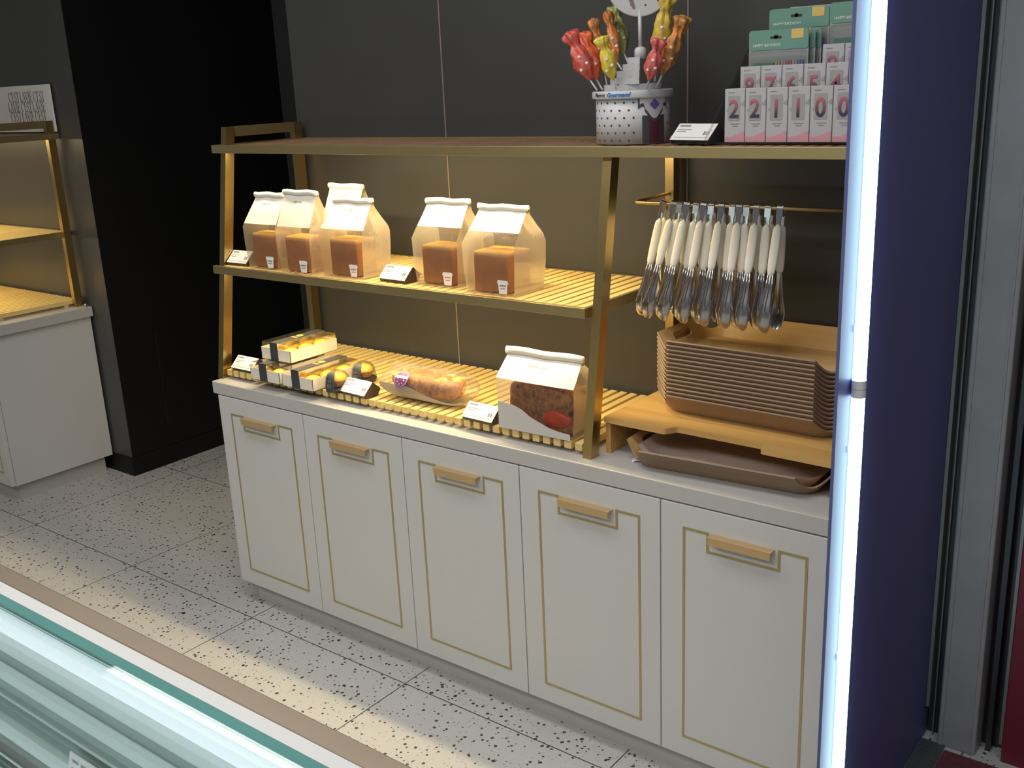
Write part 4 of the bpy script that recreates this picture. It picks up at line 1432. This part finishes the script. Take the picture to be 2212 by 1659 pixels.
def candle_mat():
    m, nt, p, out = _nt('pink_to_plum_candle')
    sp = N(nt, 'ShaderNodeSeparateXYZ')
    nt.links.new(obj_coord(nt), sp.inputs[0])
    mr = N(nt, 'ShaderNodeMapRange'); mr.inputs['From Min'].default_value = 0.004; mr.inputs['From Max'].default_value = 0.036
    nt.links.new(sp.outputs[1], mr.inputs['Value'])
    nt.links.new(mix_col(nt, mr.outputs[0], (0.055, 0.05, 0.09), (0.50, 0.16, 0.20)), p.inputs['Base Color'])
    p.inputs['Roughness'].default_value = 0.25
    return m


M['candle'] = candle_mat()
BW, BH, BD = 0.0458, 0.110, 0.026


def candle_box(digit, label, loc, group='boxed number candles on the riser'):
    t = thing('candle_box', label, 'candle box', loc, 0, group)
    b = B(); b.box(0, BW, 0, BD, 0, BH, 0.0008)
    obj('carton', b, 'boxwhite', t)
    b = B(); b.prism([(x + BW / 2 - 0.0015, z + 0.070) for x, z in rrect(0.0135, 0.0255, 0.003, 4)], -0.0006, 0.002, 'y')
    wo = obj('window', b, 'recess', t, label='grey window')
    text(digit, 0.052, 'candle', wo, (BW / 2 - 0.0015, -0.0010, 0.051), name='number_candle', align='CENTER', extrude=0.0008, squeeze=0.88, bold=0.0008, label='pink to plum numeral candle')
    b = B(); b.prism([(0.0006, 0.001), (BW - 0.0006, 0.001), (BW - 0.0006, 0.023), (0.030, 0.017), (0.018, 0.012), (0.0006, 0.011)], -0.0006, 0.001, 'y')
    obj('rose_band', b, 'pinkband', t, label='rose band along the foot')
    b = B()
    for x0, x1, z in ((0.008, 0.022, 0.101), (0.014, 0.034, 0.037), (0.018, 0.030, 0.0325)): b.box(x0, x1, -0.0006, 0.001, z, z + 0.0015)
    obj('printed_line', b, 'ink_grey', t)
    b = B()
    b.prism([(BW - 0.0105, 0.078), (BW - 0.001, 0.086), (BW - 0.001, 0.074)], -0.0008, 0.001, 'y')
    obj('bow_print', b, 'recess', t, label='grey bow print')
    b = B(); b.prism([(0.0025, 0.066), (0.0085, 0.070), (0.0080, 0.061)], -0.0008, 0.001, 'y')
    obj('bow_print', b, 'recess', t, label='small grey bow print')
    return t


row1 = [('2', 'white candle box showing a 2, leftmost of the front row'), ('2', 'white candle box showing a 2, second in the front row'),
        ('1', 'white candle box showing a 1, third in the front row'), ('1', 'white candle box showing a 1, fourth in the front row'),
        ('0', 'white candle box showing a 0, fifth in the front row'), ('0', 'white candle box showing a 0, cut off by the purple panel in front row')]
for i, (dg, lab) in enumerate(row1):
    candle_box(dg, lab, (1.6465 + i * 0.0472, 0.196, ZT + 0.0037))
row2 = [('8', 'white candle box showing an 8, leftmost of the second row'), ('7', 'white candle box showing a 7 in the second row'), ('6', 'white candle box showing a 6 in the second row'),
        ('5', 'white candle box showing a 5 in the second row'), ('4', 'white candle box showing a 4 in the second row'), ('4', 'white candle box at the cut-off right end of the second row')]
for i, (dg, lab) in enumerate(row2):
    candle_box(dg, lab, (1.657 + i * 0.0472, 0.246, ZT + 0.0472))
row3 = [('9', 'white candle box showing a 9, left of two in the third row'), ('9', 'white candle box showing a 9, right of two in the third row')]
for i, (dg, lab) in enumerate(row3):
    candle_box(dg, lab, (1.816 + i * 0.0472, 0.298, ZT + 0.0842))

M['teal'] = mat('sage_green_card', (0.14, 0.30, 0.24), 0.5, var=0.03)
M['packwhite'] = mat('pale_grey_card', (0.44, 0.44, 0.435), 0.5, var=0.03)
M['yellow'] = mat('yellow_sticker', (0.70, 0.50, 0.14), 0.5)
M['cyellow'] = mat('yellow_candles', (0.50, 0.46, 0.16), 0.5)
M['cpink'] = mat('pink_candles', (0.60, 0.22, 0.26), 0.5)
M['clilac'] = mat('lilac_candles', (0.26, 0.24, 0.50), 0.5)


def candle_pack(label, loc, w=0.134, h=0.146):
    t = thing('candle_pack', label, 'candle pack', loc, 0, 'green birthday candle packs')
    b = B(); b.prism([(x + w / 2, z + h / 2) for x, z in rrect(w / 2, h / 2, 0.006, 4)], 0.006, 0.0075, 'y')
    obj('backing_card', b, 'packwhite', t)
    b = B(); b.prism([(x + w / 2, z + h - 0.0205) for x, z in rrect(w / 2, 0.0205, 0.006, 4)], 0.0040, 0.0058, 'y')
    ho = obj('header', b, 'teal', t, label='sage green header card')
    text('HAPPY BIRTHDAY', 0.0085, 'card', ho, (0.010, 0.0036, h - 0.034), name='lettering', squeeze=0.92)
    b = B(); b.prism([(x + w * 0.46, z + h - 0.016) for x, z in rrect(0.013, 0.0028, 0.0026, 4)], 0.0036, 0.0041, 'y'); b.prism([(x + w * 0.46, z + h - 0.0145) for x, z in rrect(0.0045, 0.0040, 0.003, 4)], 0.0036, 0.0041, 'y')
    obj('hang_slot', b, 'ink', ho)
    b = B(); b.box(w * 0.72, w * 0.92, 0.0034, 0.0041, h - 0.020, h - 0.001)
    so = obj('sticker', b, 'yellow', ho, label='yellow square sticker')
    b = B(); b.box(w * 0.08, w * 0.44, 0.001, 0.006, 0.008, 0.079)
    obj('candle_holders', b, 'teal', t, label='sage green block')
    x = w * 0.46
    for m_, lab in (('cyellow', 'yellow candles'), ('packwhite', 'white candles'), ('cpink', 'pink candles'), ('packwhite', 'white candles'), ('clilac', 'lilac candles')):
        b = B(); b.sm = True
        for k in range(2): b.tube([(x + 0.003 + k * 0.006, 0.003, 0.010), (x + 0.003 + k * 0.006, 0.003, 0.082)], 0.0028, 8)
        obj('candles', b, m_, t, label=lab)
        x += 0.0128
    b = B(); b.box(0.003, w - 0.003, -0.003, 0.0045, 0.004, h - 0.043)
    obj('blister', b, 'acrylic', t, label='clear plastic blister')
    return t


z3, z4, z5 = ZT + 0.0842, ZT + 0.1272, ZT + 0.1652
candle_pack('green topped candle pack above the 8 and 7 boxes, front of its row', (1.648, 0.300, z3))
candle_pack('green topped candle pack, middle of the row behind the 8 and 7 boxes', (1.657, 0.314, z3))
candle_pack('green topped candle pack, last in the row behind the 8 and 7 boxes', (1.665, 0.327, z3))
candle_pack('green topped candle pack one step higher, left of the large right pack', (1.672, 0.348, z4))
candle_pack('green topped candle pack behind the higher left pack', (1.680, 0.362, z4))
candle_pack('large green topped candle pack behind the two 9 boxes', (1.808, 0.346, z4, ), 0.150, 0.150)
b = B(); b.box(0, 0.105, 0, 0.03, 0, 0.112, 0.001)
o = thing('candle_box', 'plain white box at the very top, cut off by the photo edge', 'box', (1.700, 0.395, z5))
obj('carton', b, 'packwhite', o)
b = B(); b.box(0.02, 0.075, -0.0005, 0.001, 0.040, 0.0425); b.box(0.03, 0.060, -0.0005, 0.001, 0.034, 0.036)
obj('printed_line', b, 'ink_grey', o)


# ------------------------------------------------------------------ lettered board on the left rack
GL = {  # strokes: (x0, y0, x1, y1, width) in a box 0.6 wide, 1 tall
    'L': [(.12, 0, .12, 1, .11), (.0, 0.02, .50, 0.02, .04), (.0, .98, .25, .98, .04), (.49, 0, .49, .25, .035)],
    'A': [(.06, 0, .30, 1, .035), (.54, 0, .30, 1, .11), (.14, .34, .48, .34, .035), (-.03, .02, .16, .02, .04), (.42, .02, .66, .02, .04)],
    'V': [(.08, 1, .32, 0, .11), (.56, 1, .32, 0, .035), (-.03, .98, .20, .98, .04), (.45, .98, .67, .98, .04)],
    'I': [(.14, 0, .14, 1, .11), (.0, .02, .28, .02, .04), (.0, .98, .28, .98, .04)],
    'E': [(.12, 0, .12, 1, .11), (.0, .02, .50, .02, .04), (.0, .98, .48, .98, .04), (.12, .52, .38, .52, .035), (.49, 0, .49, .25, .035), (.47, .78, .47, 1, .035), (.38, .40, .38, .64, .03)],
    'C': [(.50, .80, .42, .95, .035), (.42, .95, .26, 1, .04), (.26, 1, .10, .80, .08), (.10, .80, .06, .50, .11), (.06, .50, .10, .20, .11), (.10, .20, .26, 0, .08), (.26, 0, .42, .05, .04), (.42, .05, .52, .22, .035), (.51, .72, .51, 1, .03)],
    'S': [(.42, .84, .34, .97, .035), (.34, .97, .20, 1, .04), (.20, 1, .08, .86, .07), (.08, .86, .10, .66, .10), (.10, .66, .36, .40, .11), (.36, .40, .42, .18, .10), (.42, .18, .30, .02, .07), (.30, .02, .14, .02, .04), (.14, .02, .04, .20, .035), (.43, .76, .43, 1, .03), (.03, 0, .03, .26, .03)],
    'T': [(.28, 0, .28, 1, .11), (.14, .02, .42, .02, .04), (.0, .98, .56, .98, .04), (.01, .74, .01, 1, .035), (.55, .74, .55, 1, .035)],
    "'": [(.06, 1, .04, .74, .07)],
}
GW = {'L': .56, 'A': .64, 'V': .64, 'I': .34, 'E': .58, 'C': .60, 'S': .50, 'T': .60, "'": .16, ' ': .22}


def serif_line(b, s, xr, z, h, sq):
    """letters ending at xr"""
    wid = sum(GW[c] for c in s) * h * sq
    x = xr - wid
    for c in s:
        for (ax, ay, bx, by, w) in GL.get(c, ()):
            p, q = Vector((ax * sq, ay)), Vector((bx * sq, by))
            d = (q - p).normalized(); nrm = Vector((-d.y, d.x)) * w / 2 * (sq if abs(d.y) > 0.7 else 1.0)
            pts = [p + nrm, q + nrm, q - nrm, p - nrm]
            b._f([b.bm.verts.new((x + u.x * h, -0.0004, z + u.y * h)) for u in pts])
        x += GW[c] * h * sq


bx_, bz_ = -1.552, 1.516
t = thing('lettered_board', 'white board with black serif lettering on top of the left rack', 'sign', (bx_, 0.4655, bz_))
b = B(); b.box(-0.62, 0, 0, 0.006, 0, 0.192, 0.0008)
bo = obj('board', b, 'card', t)
for i, s in enumerate(("C'EST LAVIE C'EST", "LAVIE C'EST LAVIE", "C'EST LAVIE C'EST")):
    b = B(); serif_line(b, s, -0.050 - 0.004 * i, 0.126 - 0.041 * i, 0.040, 0.92)
    obj('lettering', b, 'ink', bo)


# ------------------------------------------------------------------ glass display case in the foreground
CX0, CX1, YF, ZC = 0.2, 3.3, -1.410, 1.150
t = thing('display_case', 'glass-topped refrigerated display case with brass-brown rim in the foreground', 'display case', (1.75, -1.85, 0))
sh = (1.75, -1.85, 0)
M['casewhite'] = mat('white_case_enamel', (0.70, 0.74, 0.73), 0.3, var=0.02)
M['caserim'] = mat('bronze_case_rim', (0.36, 0.29, 0.22), 0.36, 0.75, var=0.06)
M['mint'] = mat('pale_mint_panel', (0.78, 0.86, 0.84), 0.3, var=0.03)
M['rail'] = mat('grey_green_rail', (0.22, 0.31, 0.28), 0.35, 0.2)
M['slate'] = mat('dark_green_deck', (0.10, 0.16, 0.145), 0.4, var=0.2)
M['caseglass'] = film('green_tinted_case_glass', tint=(0.93, 0.97, 0.965), clear=0.90, haze_amt=0.0, wrinkle=0.0, gloss_rough=0.02)
M['glassedge'] = mat('teal_glass_edge', (0.10, 0.26, 0.24), 0.12, var=0.15, nscale=4)
b = B()
b.box(CX0, CX1, -2.30, YF - 0.006, 0.08, 0.93); b.box(CX0, CX1, -1.452, YF - 0.006, 0.93, ZC - 0.014)
b.box(CX0, CX0 + 0.03, -2.30, -1.452, 0.93, ZC - 0.014); b.box(CX1 - 0.03, CX1, -2.30, -1.452, 0.93, ZC - 0.014); b.box(CX0 + 0.03, CX1 - 0.03, -2.30, -2.27, 0.93, ZC - 0.014)
obj('body', b, 'casewhite', t, shift=sh)
obj('plinth', B().box(CX0 + 0.04, CX1 - 0.04, -2.25, YF - 0.05, 0, 0.08), 'dark', t, shift=sh)
obj('rim', B().box(CX0 - 0.01, CX1 + 0.01, YF - 0.0215, YF, ZC - 0.045, ZC, 0.0015), 'caserim', t, shift=sh, label='brown metal rim')
obj('inner_frame', B().box(CX0, CX1, -1.4455, YF - 0.0216, ZC - 0.014, ZC - 0.0005), mat('bright_white_frame', (0.62, 0.62, 0.61), 0.4), t, shift=sh, label='white strip inside the rim')
obj('top_glass', B().box(CX0, CX1, -2.30, -1.4562, ZC - 0.0065, ZC - 0.001), 'caseglass', t, shift=sh, label='clear glass top')
obj('glass_edge', B().box(CX0, CX1, -1.4560, -1.4457, ZC - 0.0135, ZC - 0.0008), 'glassedge', t, shift=sh, label='teal edge of the glass')
obj('inner_panel', B().box(CX0 + 0.031, CX1 - 0.031, -1.4555, -1.4525, 0.985, ZC - 0.0075), 'mint', t, shift=sh, label='pale mint inner wall')
obj('light_strip', B().box(CX0 + 0.04, CX1 - 0.04, -1.4590, -1.4558, ZC - 0.034, ZC - 0.008), 'caselight', t, shift=sh, label='white light strip')
obj('door_rail', B().box(CX0 + 0.031, CX1 - 0.031, -1.4605, -1.4556, 1.079, 1.087), 'rail', t, shift=sh)
obj('lower_rail', B().box(CX0 + 0.031, CX1 - 0.031, -1.4625, -1.4556, 1.012, 1.048), 'rail', t, shift=sh, label='grey green lower rail')
obj('rail_edge', B().box(CX0 + 0.031, CX1 - 0.031, -1.4638, -1.4626, 1.036, 1.039), 'casewhite', t, shift=sh, label='pale line along the lower rail')
obj('sill', B().box(CX0 + 0.031, CX1 - 0.031, -1.4680, -1.4556, 0.988, 1.008), 'mint', t, shift=sh)
obj('deck', B().box(CX0 + 0.031, CX1 - 0.031, -2.26, -1.4685, 0.931, 0.962), 'slate', t, shift=sh, label='dark green floor of the case')
area('added_case_fill', (1.75, -2.22, ZC - 0.06), (2.9, 0.03), 10, (0.86, 0.94, 1.0), (PI / 2 - 0.25, 0, 0))  # added fill light that brightens the inside of the case, no visible fitting
t = thing('wire_shelf', 'white wire shelf of long parallel rods inside the display case', 'shelf', (1.75, -1.85, 0.962))
for i in range(24):
    y = -1.478 - i * 0.0125
    b = B(); b.sm = True; b.tube([(CX0 + 0.04, y, 0.975), (CX1 - 0.04, y, 0.975)], 0.0014, 6)
    obj('rod', b, 'casewhite', t, shift=(1.75, -1.85, 0.962))
for x in (0.6, 1.3, 2.4, 3.0):
    b = B(); b.box(x, x + 0.006, -1.80, -1.474, 0.9626, 0.9734)
    obj('cross_bar', b, 'casewhite', t, shift=(1.75, -1.85, 0.962))
t = thing('price_card', 'pale price card with rows of print at the bottom edge of the display case', 'price tag', (1.790, -1.487, 0.9768))
PC = lambda u, v, k: (u * 0.085, v * 0.0165 - k * 0.96, v * 0.057 + k * 0.28)
b = B(); b.hexa([PC(0, 0, 0), PC(1, 0, 0), PC(1, 1, 0), PC(0, 1, 0), PC(0, 0, 0.0012), PC(1, 0, 0.0012), PC(1, 1, 0.0012), PC(0, 1, 0.0012)])
co = obj('card', b, 'card', t)
b = B()
for r_ in range(7):
    v = 0.90 - 0.125 * r_
    for k in range(5):
        u = 0.07 + k * 0.18
        b.quad(PC(u, v - 0.05, 0.0015), PC(u + 0.13, v - 0.05, 0.0015), PC(u + 0.13, v, 0.0015), PC(u, v, 0.0015))
obj('card_print', b, 'ink_grey', co, label='small grey print')
